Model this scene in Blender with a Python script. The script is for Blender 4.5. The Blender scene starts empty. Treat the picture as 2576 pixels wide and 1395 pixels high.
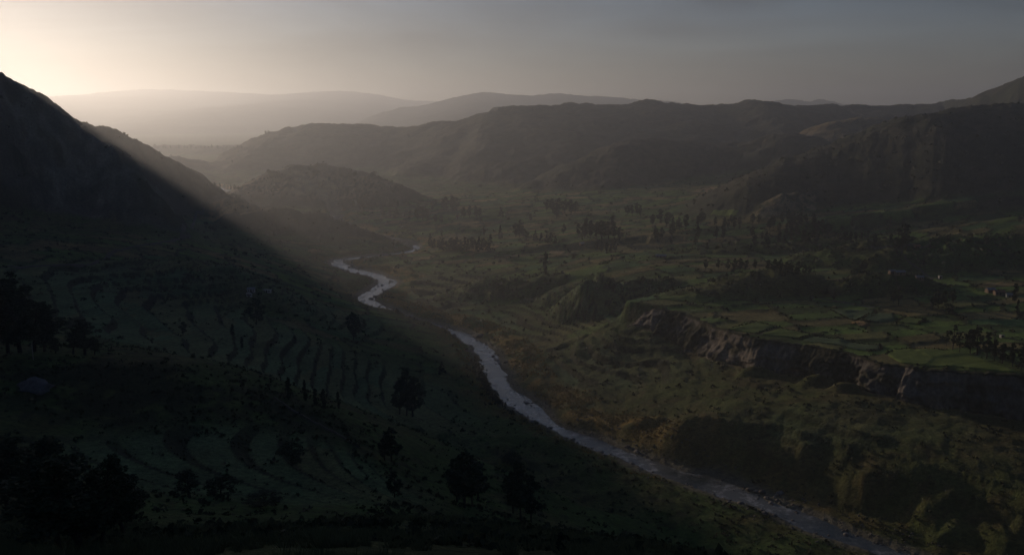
import bpy, math, random
import numpy as np

# ---------------------------------------------------------------- camera, sky, sun, exposure
scene = bpy.context.scene
COL = scene.collection
CAM_Z = 160.0
PITCH = math.radians(9.85)
FOV = math.radians(60.0)
VW, VH = 2575.0, 1395.0                    # the survey frame in which positions were measured
FPX = VW / 2 / math.tan(FOV / 2)

cam_data = bpy.data.cameras.new("camera")
cam_data.sensor_fit = 'HORIZONTAL'
cam_data.angle = FOV
cam_data.clip_start = 0.5
cam_data.clip_end = 60000.0
cam = bpy.data.objects.new("camera", cam_data)
cam.location = (0, 0, CAM_Z)
cam.rotation_euler = (math.pi / 2 - PITCH, 0, 0)
COL.objects.link(cam)
scene.camera = cam

SUN_AZ = math.radians(38.6)                # left of the view direction (+Y)
SUN_EL = math.radians(9.5)
SUN_DIR = np.array([-math.sin(SUN_AZ) * math.cos(SUN_EL), math.cos(SUN_AZ) * math.cos(SUN_EL), math.sin(SUN_EL)])

world = bpy.data.worlds.new("World")
scene.world = world
world.use_nodes = True
wn, wl = world.node_tree.nodes, world.node_tree.links
wn.clear()
w_out = wn.new("ShaderNodeOutputWorld")
w_bg = wn.new("ShaderNodeBackground")
w_bg.inputs["Strength"].default_value = 0.05
sky = wn.new("ShaderNodeTexSky")
sky.sky_type = 'NISHITA'
sky.sun_disc = False
sky.sun_elevation = SUN_EL
sky.sun_rotation = -SUN_AZ                 # the sky's zero is +Y, turning clockwise
sky.altitude = 2000.0
sky.air_density = 1.25
sky.dust_density = 0.1
sky.ozone_density = 2.0
# thin high veil of cloud, drawn out along the horizon
w_tc = wn.new("ShaderNodeTexCoord")
w_map = wn.new("ShaderNodeMapping")
w_map.inputs["Scale"].default_value = (1.0, 1.0, 6.0)
w_map.inputs["Rotation"].default_value = (0.10, -0.12, 0.3)
w_no = wn.new("ShaderNodeTexNoise")
w_no.inputs["Scale"].default_value = 2.6
w_no.inputs["Detail"].default_value = 6.0
w_no.inputs["Roughness"].default_value = 0.55
w_no.inputs["Distortion"].default_value = 0.4
w_ramp = wn.new("ShaderNodeMapRange")
w_ramp.inputs["From Min"].default_value = 0.36
w_ramp.inputs["From Max"].default_value = 0.66
w_ramp.inputs["To Min"].default_value = 0.74
w_ramp.inputs["To Max"].default_value = 1.3
w_hsv = wn.new("ShaderNodeHueSaturation")
w_hsv.inputs["Saturation"].default_value = 1.25
w_tint = wn.new("ShaderNodeVectorMath"); w_tint.operation = 'MULTIPLY'   # dusty morning air
w_tint.inputs[1].default_value = (1.07, .865, .985)
w_mul = wn.new("ShaderNodeVectorMath"); w_mul.operation = 'SCALE'
wl.new(w_tc.outputs["Generated"], w_map.inputs["Vector"])
wl.new(w_map.outputs["Vector"], w_no.inputs["Vector"])
wl.new(w_no.outputs["Fac"], w_ramp.inputs["Value"])
wl.new(sky.outputs["Color"], w_hsv.inputs["Color"])
wl.new(w_hsv.outputs["Color"], w_tint.inputs[0])
wl.new(w_tint.outputs["Vector"], w_mul.inputs[0])
wl.new(w_ramp.outputs["Result"], w_mul.inputs["Scale"])
wl.new(w_mul.outputs["Vector"], w_bg.inputs["Color"])
wl.new(w_bg.outputs["Background"], w_out.inputs["Surface"])

sun_data = bpy.data.lights.new("sun", 'SUN')
sun_data.energy = 3.7
sun_data.angle = math.radians(0.9)
sun_data.color = (1.0, 0.76, 0.53)
sun = bpy.data.objects.new("sun", sun_data)
# a sun lamp shines along its -Z: turn +Z towards the sun
sun.rotation_euler = (math.pi / 2 - SUN_EL, 0, math.pi + (SUN_AZ))
COL.objects.link(sun)
from mathutils import Vector
sun.rotation_euler = Vector(SUN_DIR.tolist()).to_track_quat('Z', 'Y').to_euler()

vs = scene.view_settings
vs.view_transform = 'Standard'
vs.look = 'None'
vs.exposure = -0.60
vs.gamma = 1.0
vs.use_curve_mapping = False
scene.cycles.use_denoising = True
scene.cycles.use_adaptive_sampling = False
scene.cycles.max_bounces = 4
scene.cycles.diffuse_bounces = 2
scene.cycles.glossy_bounces = 2
scene.cycles.volume_bounces = 1

# ---------------------------------------------------------------- helpers
rng = np.random.default_rng(7)
random.seed(7)

def ray(px, py):
    """direction, with y = 1, of the sight line through a point of the survey frame"""
    r = (px - VW / 2) / FPX
    u = -(py - VH / 2) / FPX
    f = math.cos(PITCH) + math.sin(PITCH) * u
    z = math.cos(PITCH) * u - math.sin(PITCH)
    return r / f, z / f

def at_d(px, py, D):
    a, b = ray(px, py)
    return (a * D, D, CAM_Z + b * D)

def at_z(px, py, z):
    a, b = ray(px, py)
    D = (z - CAM_Z) / b
    return (a * D, D, z)

def hash01(ix, iy, seed):
    h = (ix.astype(np.int64) * 374761393 + iy.astype(np.int64) * 668265263 + seed * 1442695041) & 0xFFFFFFFF
    h = ((h ^ (h >> 13)) * 1274126177) & 0xFFFFFFFF
    h = h ^ (h >> 16)
    return (h & 0xFFFFFF) / float(0xFFFFFF)

def vnoise(x, y, seed=0):
    ix = np.floor(x); iy = np.floor(y)
    fx = x - ix; fy = y - iy
    fx = fx * fx * fx * (fx * (fx * 6 - 15) + 10); fy = fy * fy * fy * (fy * (fy * 6 - 15) + 10)
    a = hash01(ix, iy, seed); b = hash01(ix + 1, iy, seed)
    c = hash01(ix, iy + 1, seed); d = hash01(ix + 1, iy + 1, seed)
    return (a + (b - a) * fx) * (1 - fy) + (c + (d - c) * fx) * fy

def fbm(x, y, octaves=4, seed=0, gain=0.5):
    """about -1 .. 1"""
    t = 0.0; amp = 1.0; tot = 0.0
    c, s = math.cos(0.6), math.sin(0.6)
    for o in range(octaves):
        t = t + amp * (vnoise(x, y, seed + o * 17) * 2 - 1)
        tot += amp; amp *= gain
        x, y = (x * c - y * s) * 2.03 + 11.3, (x * s + y * c) * 2.03 - 7.1
    return t / tot * 1.5

def ridged(x, y, octaves=4, seed=0, gain=0.5):
    """0 .. 1, sharp crests at 1"""
    t = 0.0; amp = 1.0; tot = 0.0
    c, s = math.cos(0.5), math.sin(0.5)
    for o in range(octaves):
        t = t + amp * (1 - np.abs(vnoise(x, y, seed + o * 13) * 2 - 1))
        tot += amp; amp *= gain
        x, y = (x * c - y * s) * 2.1 + 3.7, (x * s + y * c) * 2.1 + 9.1
    return t / tot

def sstep(x, a, b):
    t = np.clip((x - a) / (b - a), 0, 1)
    return t * t * (3 - 2 * t)

def poly_dist(x, y, pts):
    """distance to a polyline, its interpolated last columns there, the arc position, the side (+ left of travel)"""
    P = np.asarray(pts, float)
    best = np.full(x.shape, 1e18); val = np.zeros(x.shape); arc = np.zeros(x.shape); side = np.zeros(x.shape)
    s0 = 0.0
    for i in range(len(P) - 1):
        ax, ay, az = P[i][:3]; bx, by, bz = P[i + 1][:3]
        dx, dy = bx - ax, by - ay
        L2 = dx * dx + dy * dy; L = math.sqrt(L2)
        t = np.clip(((x - ax) * dx + (y - ay) * dy) / L2, 0, 1)
        ex = x - (ax + t * dx); ey = y - (ay + t * dy)
        d2 = ex * ex + ey * ey
        m = d2 < best
        best = np.where(m, d2, best)
        val = np.where(m, az + t * (bz - az), val)
        arc = np.where(m, s0 + t * L, arc)
        side = np.where(m, np.sign(dx * (y - ay) - dy * (x - ax)), side)
        s0 += L
    return np.sqrt(best), val, arc, side

def crest_dist(x, y, pts, slope, kx=1.0, soft=0.0):
    """distance to a crest line, and the crest height that rules there (the highest flank wins, so nothing jumps)"""
    P = np.asarray(pts, float) * np.array([kx, 1, 1])      # kx > 1: the ends fall away steeper than the front
    x = x * kx
    best = np.full(x.shape, 1e18); e = np.full(x.shape, -1e9)
    for i in range(len(P) - 1):
        ax, ay, az = P[i]; bx, by, bz = P[i + 1]
        dx, dy = bx - ax, by - ay
        t = np.clip(((x - ax) * dx + (y - ay) * dy) / (dx * dx + dy * dy), 0, 1)
        d = np.hypot(x - (ax + t * dx), y - (ay + t * dy))
        best = np.minimum(best, d)
        v = az + t * (bz - az) - slope * d
        e = np.maximum(e, v) if soft == 0 else np.logaddexp(e / soft, v / soft) * soft
    return best, e + slope * best

def smooth_line(pts, n=6):
    """Catmull-Rom through the points"""
    P = [np.asarray(p, float) for p in pts]
    P = [2 * P[0] - P[1]] + P + [2 * P[-1] - P[-2]]
    out = []
    for i in range(1, len(P) - 2):
        a, b, c, d = P[i - 1:i + 3]
        for k in range(n):
            t = k / n
            out.append(0.5 * ((2 * b) + (c - a) * t + (2 * a - 5 * b + 4 * c - d) * t * t + (3 * b - a - 3 * c + d) * t ** 3))
    out.append(P[-2])
    return np.array(out)

# ---------------------------------------------------------------- the lie of the land
RIVER = smooth_line([at_z(*p) for p in [
    (2620, 1540, 0), (2330, 1425, 0), (2160, 1362, 0), (2010, 1303, 0), (1867, 1246, 0), (1717, 1195, 0), (1583, 1147, 0),
    (1483, 1108, 0), (1400, 1074, 0), (1340, 1036, 0), (1285, 995, .5), (1250, 950, 1), (1233, 905, 1.5), (1210, 874, 2),
    (1168, 846, 2.5), (1112, 826, 3.5), (1050, 808, 5), (985, 788, 6), (925, 752, 7), (958, 724, 8), (974, 708, 9),
    (948, 692, 9.5), (908, 683, 10.5), (862, 670, 12), (848, 655, 13), (900, 647.5, 13), (960, 641.5, 13.5), (1015, 635, 14),
    (1050, 624, 15), (1030, 613, 16), (970, 600, 18), (900, 582, 20), (850, 560, 23), (832, 531, 28), (770, 518, 30),
    (700, 508, 32), (620, 492, 34), (540, 470, 38)]], 5)

CP = [at_z(*p) for p in [
    # right bank and bench
    (2400, 1370, 4.9), (2100, 1270, 5.6), (1800, 1160, 4.9), (1650, 1110, 4.9), (1500, 1060, 3.5), (1400, 1010, 4.2), (1330, 940, 4.9),
    (1290, 890, 5.6), (1230, 850, 5.6), (1500, 900, 10.5), (1500, 980, 8.4), (1650, 950, 11), (1740, 1050, 15), (1850, 1000, 17),
    (1960, 1062, 20), (2200, 1125, 20), (2400, 1200, 18), (2575, 1340, 8), (2575, 1215, 20), (1820, 1160, 4), (2200, 1285, 3),
    (1600, 805, 26), (1640, 820, 24), (1720, 880, 15), (1820, 905, 19), (2020, 945, 19), (2200, 985, 22), (2340, 1020, 21), (2575, 1060, 18.5),
    (1430, 800, 15.4), (1400, 700, 26.6), (1300, 740, 15.4), (1200, 760, 11.2), (1100, 740, 9.1), (1020, 720, 10.5), (1050, 680, 15.4),
    (1150, 690, 16.8), (1270, 690, 21.0), (1100, 640, 18.9), (1000, 660, 14.0), (1250, 800, 7.0), (1350, 850, 7.0), (1450, 850, 11.2),
    (1550, 850, 17.5), (1150, 650, 21.0),
    (1500, 680, 35.0), (1700, 690, 39.9), (2300, 800, 39.2), (2500, 820, 40.6), (2100, 720, 42.0), (2450, 740, 43.4),
    (1500, 640, 36.4), (1700, 640, 42.0), (1900, 650, 43.4), (2200, 660, 46.2), (2500, 690, 46.2),
    (1300, 630, 28.0), (1250, 600, 28.7), (1400, 590, 35.0), (1600, 600, 42.0), (1800, 590, 43.4), (2000, 600, 46.2), (2100, 560, 60.7),
    (2300, 600, 53.2), (2500, 640, 50.4), (1000, 600, 18.2),
    (900, 520, 31.2), (1000, 510, 35.3), (1100, 545, 32.8), (1100, 500, 41.0), (1300, 520, 42.6), (1300, 470, 49.2), (1500, 540, 47.6),
    (1500, 490, 54.1), (1700, 550, 52.5), (1700, 500, 59.0), (1900, 520, 60.7), (1900, 470, 68.9), (2200, 530, 70.5), (2450, 540, 70.5),
    (2575, 545, 73.8), (760, 510, 27.1), (650, 495, 29.5), (850, 500, 30.3), (560, 475, 32.8),
    (1960, 1240, 3), (2400, 1345, 3), (2080, 1090, 20.5), (2080, 1262, 3),
    # left bank
    (860, 690, 18), (800, 700, 30), (850, 740, 14), (760, 740, 32), (700, 760, 42), (650, 740, 45), (600, 700, 52), (500, 660, 60),
    (350, 690, 58), (300, 640, 66), (480, 600, 60), (150, 650, 72), (0, 660, 76), (150, 720, 70), (0, 720, 78), (400, 760, 58),
    (250, 800, 63), (550, 820, 50), (480, 850, 57), (350, 850, 60), (600, 850, 50), (800, 650, 22),
    (750, 840, 41), (885, 850, 23), (985, 793, 18), (1050, 812, 15), (1000, 860, 15), (1120, 855, 8), (1150, 920, 6), (1185, 975, 5),
    (930, 773, 16), (1000, 835, 16), (1000, 920, 14), (850, 920, 28), (700, 920, 42), (760, 960, 33), (900, 980, 22), (1000, 1000, 14), (1030, 1040, 13),
    (1150, 1040, 10), (1230, 1040, 6), (1330, 1100, 8), (1480, 1150, 6), (1600, 1200, 7), (1800, 1275, 7), (2000, 1350, 8),
    (1100, 1100, 20), (1250, 1120, 17), (1400, 1170, 16), (1600, 1250, 22), (1800, 1330, 22)]]
CP += [at_d(*p) for p in [
    (1170, 1260, 240), (1300, 1300, 232), (1500, 1350, 240), (1000, 1180, 225),
    (100, 900, 265), (300, 895, 275), (480, 905, 275), (680, 990, 262), (760, 1030, 255), (870, 1100, 243),
    (350, 1050, 235), (400, 1130, 212), (150, 1050, 230), (550, 1050, 238), (600, 1180, 203), (750, 1150, 215), (700, 1250, 183),
    (850, 1200, 205), (60, 880, 290), (200, 870, 300),
    (0, 1340, 85), (100, 1395, 80), (300, 1350, 100), (500, 1330, 138), (700, 1350, 124), (900, 1300, 133), (1100, 1290, 118),
    (1250, 1312, 116), (1400, 1340, 114), (1600, 1368, 112), (1750, 1392, 112)]]
CP += [(0, 0, 154), (0, 50, 132), (40, 85, 112), (70, 105, 98), (60, 60, 124), (-60, 60, 130), (-100, 40, 136), (120, 60, 108), (150, 110, 80),
       (200, 160, 45), (120, 180, 46), (80, 165, 60), (0, -100, 175), (-100, -100, 180), (100, -100, 165), (260, 200, 12),
       (330, 300, 20), (460, 430, 42), (520, 580, 48), (650, 900, 80), (700, 1100, 110), (-250, 200, 112), (-330, 330, 100),
       (-400, 450, 95), (-500, 600, 110), (300, 50, 60), (0, 1900, 70), (-700, 1900, 50), (800, 1700, 100), (-500, 2600, 75), (900, 2600, 100), (-1100, 2500, 70), (-900, 3400, 90), (300, 3500, 90), (1500, 3400, 110)]
CP = np.array(CP)

def tps_fit(P, reg=0.12, scale=400.0):
    n = len(P)
    X = P[:, :2] / scale
    d2 = ((X[:, None] - X[None]) ** 2).sum(-1)
    K = 0.5 * d2 * np.log(d2 + 1e-12)
    A = np.zeros((n + 3, n + 3))
    A[:n, :n] = K + reg * np.eye(n) * 0.05
    A[:n, n] = 1; A[:n, n + 1:] = X
    A[n, :n] = 1; A[n + 1:, :n] = X.T
    b = np.zeros(n + 3); b[:n] = P[:, 2]
    return X, np.linalg.solve(A, b), scale

def tps_eval(model, x, y):
    X, w, scale = model
    sh = x.shape
    x = (x.ravel() / scale).astype(np.float32); y = (y.ravel() / scale).astype(np.float32)
    out = np.full(x.shape, w[len(X)], np.float32) + w[len(X) + 1].astype(np.float32) * x + w[len(X) + 2].astype(np.float32) * y
    for i in range(len(X)):
        d2 = (x - np.float32(X[i, 0])) ** 2 + (y - np.float32(X[i, 1])) ** 2
        out += np.float32(0.5 * w[i]) * d2 * np.log(d2 + np.float32(1e-9))
    return out.reshape(sh).astype(float)

BASE = tps_fit(CP)
PLATEAU = tps_fit(np.array([at_z(*p) for p in [
    (1640, 765, 36.4), (1760, 805, 35.0), (1900, 848, 34.6), (2070, 878, 35.0), (2200, 910, 35.7), (2330, 925, 37.1), (2575, 943, 39.2),
    (1600, 720, 38.5), (1800, 760, 38.5), (2000, 800, 37.8), (2300, 870, 37.8), (2500, 900, 39.2), (1700, 690, 39.9), (2300, 800, 39.9),
    (2500, 820, 41.3), (2100, 720, 42.0)]] + [(380, 430, 40), (480, 490, 44)]), reg=0.5)
CLIFF = smooth_line([at_z(*p) for p in [(1545, 790, 26), (1565, 778, 31), (1600, 768, 35.7), (1665, 778, 36.4), (1715, 792, 35.7), (1760, 812, 35.0),
        (1830, 838, 34.6), (1900, 856, 34.6), (1985, 868, 34.6), (2070, 884, 35.0), (2140, 898, 35.3), (2200, 918, 35.7), (2265, 925, 36.4),
        (2330, 934, 37.1), (2450, 940, 38.1), (2575, 948, 39.2), (2760, 965, 40.6), (3000, 985, 42.0)]], 5)

RIM = smooth_line([at_z(*p) for p in [(1660, 1042, 12), (1700, 1045, 17), (1760, 1048, 18.5), (1850, 1055, 19.5), (1960, 1062, 20), (2080, 1090, 20), (2200, 1125, 20), (2300, 1165, 19.5),
        (2400, 1195, 19), (2490, 1215, 19), (2575, 1240, 19), (2750, 1300, 19)]], 5)     # brink of the lower bench
# ridges: crest line, slope, rounding radius, flank roughness, scale of the spurs
def crest(pts): return smooth_line([at_d(*p) for p in pts], 4)
RIDGES = {}
RIDGES['left_mountain'] = dict(line=np.vstack([np.array([(-1000, -900, 480), (-1000, -300, 450), (-1020, 150, 440), (-980, 500, 500), (-780, 710, 430), (-615, 765, 340)], float),  # unseen crest beyond the left edge, raised to shade the foreground
    crest([(-120, 100, 760), (0, 178, 790), (45, 196, 800), (130, 241, 815), (165, 277, 820), (185, 300, 825), (250, 352, 815), (296, 378, 805),
           (322, 425, 795), (362, 455, 785), (402, 505, 775), (440, 560, 765)])]), slope=.85, kx=1.8, r=6, rough=.5, scale=120)
RIDGES['left_ridge'] = dict(line=np.vstack([np.array([(-1500, 1100, 420), (-1000, 1120, 280)], float),
    crest([(100, 240, 1150), (185, 290, 1170), (260, 322, 1190), (340, 355, 1210), (400, 382, 1230), (432, 402, 1240), (480, 427, 1250), (500, 455, 1255),
           (532, 474, 1260)])]), slope=.5, kx=2.2, r=8, rough=.35, scale=110)
RIDGES['right_mountain'] = dict(line=np.vstack([crest([(1890, 470, 1080), (1930, 440, 1130), (2000, 408, 1170), (2100, 370, 1200), (2200, 330, 1230), (2265, 301, 1240), (2310, 292, 1240),
    (2355, 301, 1250), (2420, 279, 1280), (2500, 262, 1300), (2575, 262, 1300), (2700, 262, 1300)]), np.array([(1000, 1220, 222), (1350, 1050, 270)], float)]), slope=.34, kx=1.5, r=22, rough=.12, scale=240, gully=3, soft=3.0)
RIDGES['right_peak'] = dict(line=np.vstack([crest([(2380, 256, 2500), (2440, 246, 2350), (2500, 237, 2250), (2530, 226, 2150), (2575, 203, 2100), (2680, 150, 2000)]),
    np.array([(1900, 1700, 420)], float)]), slope=.3, kx=1.8, r=15, rough=.4, scale=250, gully=25)
RIDGES['middle_ridge'] = dict(line=crest([(600, 385, 2350), (612, 374, 2380), (640, 350, 2400), (672, 335, 2420), (720, 320, 2440), (745, 322, 2450), (790, 312, 2480), (900, 311, 2500), (980, 316, 2520),
    (1060, 312, 2450), (1120, 302, 2400), (1228, 286, 2350), (1252, 274, 2350), (1390, 268, 2350), (1432, 260, 2400), (1560, 262, 2450), (1620, 255, 2450), (1685, 258, 2450),
    (1760, 268, 2450), (1840, 262, 2400), (1882, 252, 2400), (1930, 255, 2400), (2000, 266, 2450), (2080, 268, 2500), (2200, 265, 2500), (2300, 262, 2500), (2400, 254, 2500)]),
    slope=.17, kx=4.5, r=25, rough=.5, scale=420, gully=18)
RIDGES['front_ridge'] = dict(line=crest([(1330, 465, 1500), (1440, 410, 1560), (1500, 385, 1600), (1560, 362, 1640), (1640, 352, 1680), (1700, 351, 1700), (1780, 357, 1700), (1850, 362, 1680), (1900, 352, 1660),
    (1960, 344, 1640), (2050, 340, 1620)]), slope=.25, kx=2.2, r=20, rough=.5, scale=200)
RIDGES['bare_hill'] = dict(line=crest([(2030, 337, 1700), (2080, 312, 1720), (2130, 300, 1740), (2180, 296, 1750), (2240, 306, 1750), (2300, 330, 1700)]), slope=.25, kx=2, r=20, rough=.35, scale=150)
RIDGES['wooded_knoll'] = dict(line=crest([(622, 458, 1420), (650, 440, 1440), (690, 424, 1460), (760, 417, 1480), (810, 415, 1490), (880, 423, 1480), (940, 436, 1450), (985, 455, 1420)]), slope=.36, kx=1.8, r=16, rough=.3, scale=90)
RIDGES['small_knoll'] = dict(line=crest([(545, 497, 1215), (580, 491, 1220), (600, 489, 1220), (630, 503, 1215), (680, 521, 1210)]), slope=.32, kx=1.5, r=6, rough=.3, scale=50)
RIDGES['river_bluff'] = dict(line=crest([(570, 545, 1095), (620, 534, 1105), (680, 522, 1115), (712, 524, 1115), (745, 542, 1110), (795, 536, 1110), (830, 546, 1105), (880, 566, 1095), (950, 585, 1085), (1015, 606, 1070)]),
    slope=.36, kx=1.4, r=7, rough=.35, scale=60)
RIDGES['scarred_spur'] = dict(line=crest([(1912, 532, 985), (1945, 508, 1000), (1975, 492, 1010), (2010, 486, 1030), (2060, 488, 1060)]), slope=.45, kx=2, r=6, rough=.3, scale=40, gully=5)
RIDGES['pale_ridge'] = dict(line=crest([(430, 397, 2000), (500, 399, 2050), (560, 406, 2050), (620, 418, 2020), (650, 428, 2000)]), slope=.16, kx=2.5, r=15, rough=.4, scale=150)
RIDGES['far_bank'] = dict(line=crest([(330, 372, 2900), (420, 366, 3000), (500, 368, 3000), (600, 366, 2900), (700, 368, 2900)]), slope=.08, r=30, rough=.4, scale=300)
RIDGES['far_mountains'] = dict(line=crest([(-300, 250, 11500), (0, 262, 11500), (160, 259, 11500), (260, 242, 11300), (335, 227, 11200), (420, 226, 11200), (520, 230, 11100), (620, 235, 11000), (700, 238, 10900), (780, 232, 10900),
    (870, 230, 10900), (960, 240, 10900), (1005, 250, 11000), (1060, 254, 11000), (1300, 262, 11000)]), slope=.075, kx=3, r=60, rough=.12, scale=1500, gully=40)
RIDGES['distant_range'] = dict(line=crest([(880, 330, 6300), (910, 305, 6350), (950, 287, 6400), (1000, 272, 6500), (1060, 266, 6600), (1110, 254, 6700), (1160, 243, 6800), (1185, 237, 6800), (1212, 233, 6800), (1290, 238, 6850), (1350, 240, 6900), (1400, 236, 6900), (1440, 238, 6900),
    (1500, 243, 6900), (1600, 250, 7000), (1700, 257, 7000), (1770, 270, 7000), (1880, 262, 7600), (1935, 254, 7700), (1985, 250, 7700), (2035, 257, 7700), (2062, 249, 7700), (2085, 257, 7700), (2150, 264, 7700), (2400, 268, 7700), (2700, 262, 7700)]),
    slope=.10, kx=8, r=40, rough=.15, scale=900, gully=30)
# low domes on the plateau: centre (survey point, depth), half axes along x and y, height
DOMES = [((1490, 790), 18, 27, 26, 18), ((1900, 965), 13, 9, 6, 5), ((2060, 990), 16, 9, 6, 5.5), ((2130, 1005), 17, 8, 5, 4.5), ((1620, 1085), 4, 9, 5, 3), ((1440, 700), 37, 26, 18, 5), ((1600, 712), 39, 32, 16, 8), ((1945, 735), 40, 44, 24, 13), ((1810, 745), 40, 34, 16, 6), ((2230, 742), 41, 42, 20, 11),
         ((2140, 738), 41, 36, 18, 7), ((470, 725), 57, 70, 40, 14), ((600, 705), 52, 40, 30, 4), ((2380, 655), 50, 100, 50, 15), ((1950, 630), 44, 90, 36, 7),
         ((1240, 700), 28, 46, 26, 8), ((1310, 700), 30, 34, 20, 8)]   # foot in the survey, height there, half axes, rise

def smax(a, b, k):
    h = np.clip(0.5 + 0.5 * (a - b) / k, 0, 1)
    return b + (a - b) * h + k * h * (1 - h)

def parcels(x, y, seed=5, su=34.0, sv=15.0, ang=0.12):
    """an irregular patchwork of plots: id, distance to the nearest plot edge (m), plot centre"""
    c, s = math.cos(ang), math.sin(ang)
    wx = x + 9 * fbm(x / 70, y / 70, 2, 91); wy = y + 7 * fbm(x / 60, y / 60, 2, 92)
    u = (wx * c + wy * s) / su; v = (-wx * s + wy * c) / sv
    iu = np.floor(u); iv = np.floor(v)
    b1 = np.full(x.shape, 1e9); b2 = np.full(x.shape, 1e9)
    pid = np.zeros(x.shape); cu = np.zeros(x.shape); cv = np.zeros(x.shape)
    for du in (-1, 0, 1):
        for dv in (-1, 0, 1):
            gu, gv = iu + du, iv + dv
            pu = gu + 0.15 + 0.7 * hash01(gu, gv, seed); pv = gv + 0.15 + 0.7 * hash01(gu, gv, seed + 1)
            au, av = np.abs(u - pu), np.abs(v - pv)
            d = (au ** 3 + av ** 3) ** (1 / 3)
            m = d < b1
            b2 = np.where(m, b1, np.minimum(b2, d)); b1 = np.where(m, d, b1)
            pid = np.where(m, hash01(gu, gv, seed + 2), pid); cu = np.where(m, pu, cu); cv = np.where(m, pv, cv)
    U, V = cu * su, cv * sv
    return pid, (b2 - b1) * 0.5 * sv, U * c - V * s, U * s + V * c

def in_region(x, y, cx, cy, rx, ry, soft=.35):
    d = np.sqrt(((x - cx) / rx) ** 2 + ((y - cy) / ry) ** 2)
    return 1 - sstep(d, 1 - soft, 1 + soft)

def coarse(fn, x, y, step=3):
    """evaluate smooth fields on every third vertex and interpolate"""
    if x.ndim != 2 or min(x.shape) < 200:
        return fn(x, y)
    nr, nc = x.shape
    ri = np.unique(np.append(np.arange(0, nr, step), nr - 1)); ci = np.unique(np.append(np.arange(0, nc, step), nc - 1))
    vals = fn(x[np.ix_(ri, ci)], y[np.ix_(ri, ci)])
    r = np.arange(nr); i = np.clip(np.searchsorted(ri, r, 'right') - 1, 0, len(ri) - 2); fr = ((r - ri[i]) / (ri[i + 1] - ri[i]))[:, None]
    c = np.arange(nc); j = np.clip(np.searchsorted(ci, c, 'right') - 1, 0, len(ci) - 2); fc = ((c - ci[j]) / (ci[j + 1] - ci[j]))[None, :]
    out = []
    for v in vals:
        a = v[i] * (1 - fr) + v[i + 1] * fr
        out.append(a[:, j] * (1 - fc) + a[:, j + 1] * fc)
    return out

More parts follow.
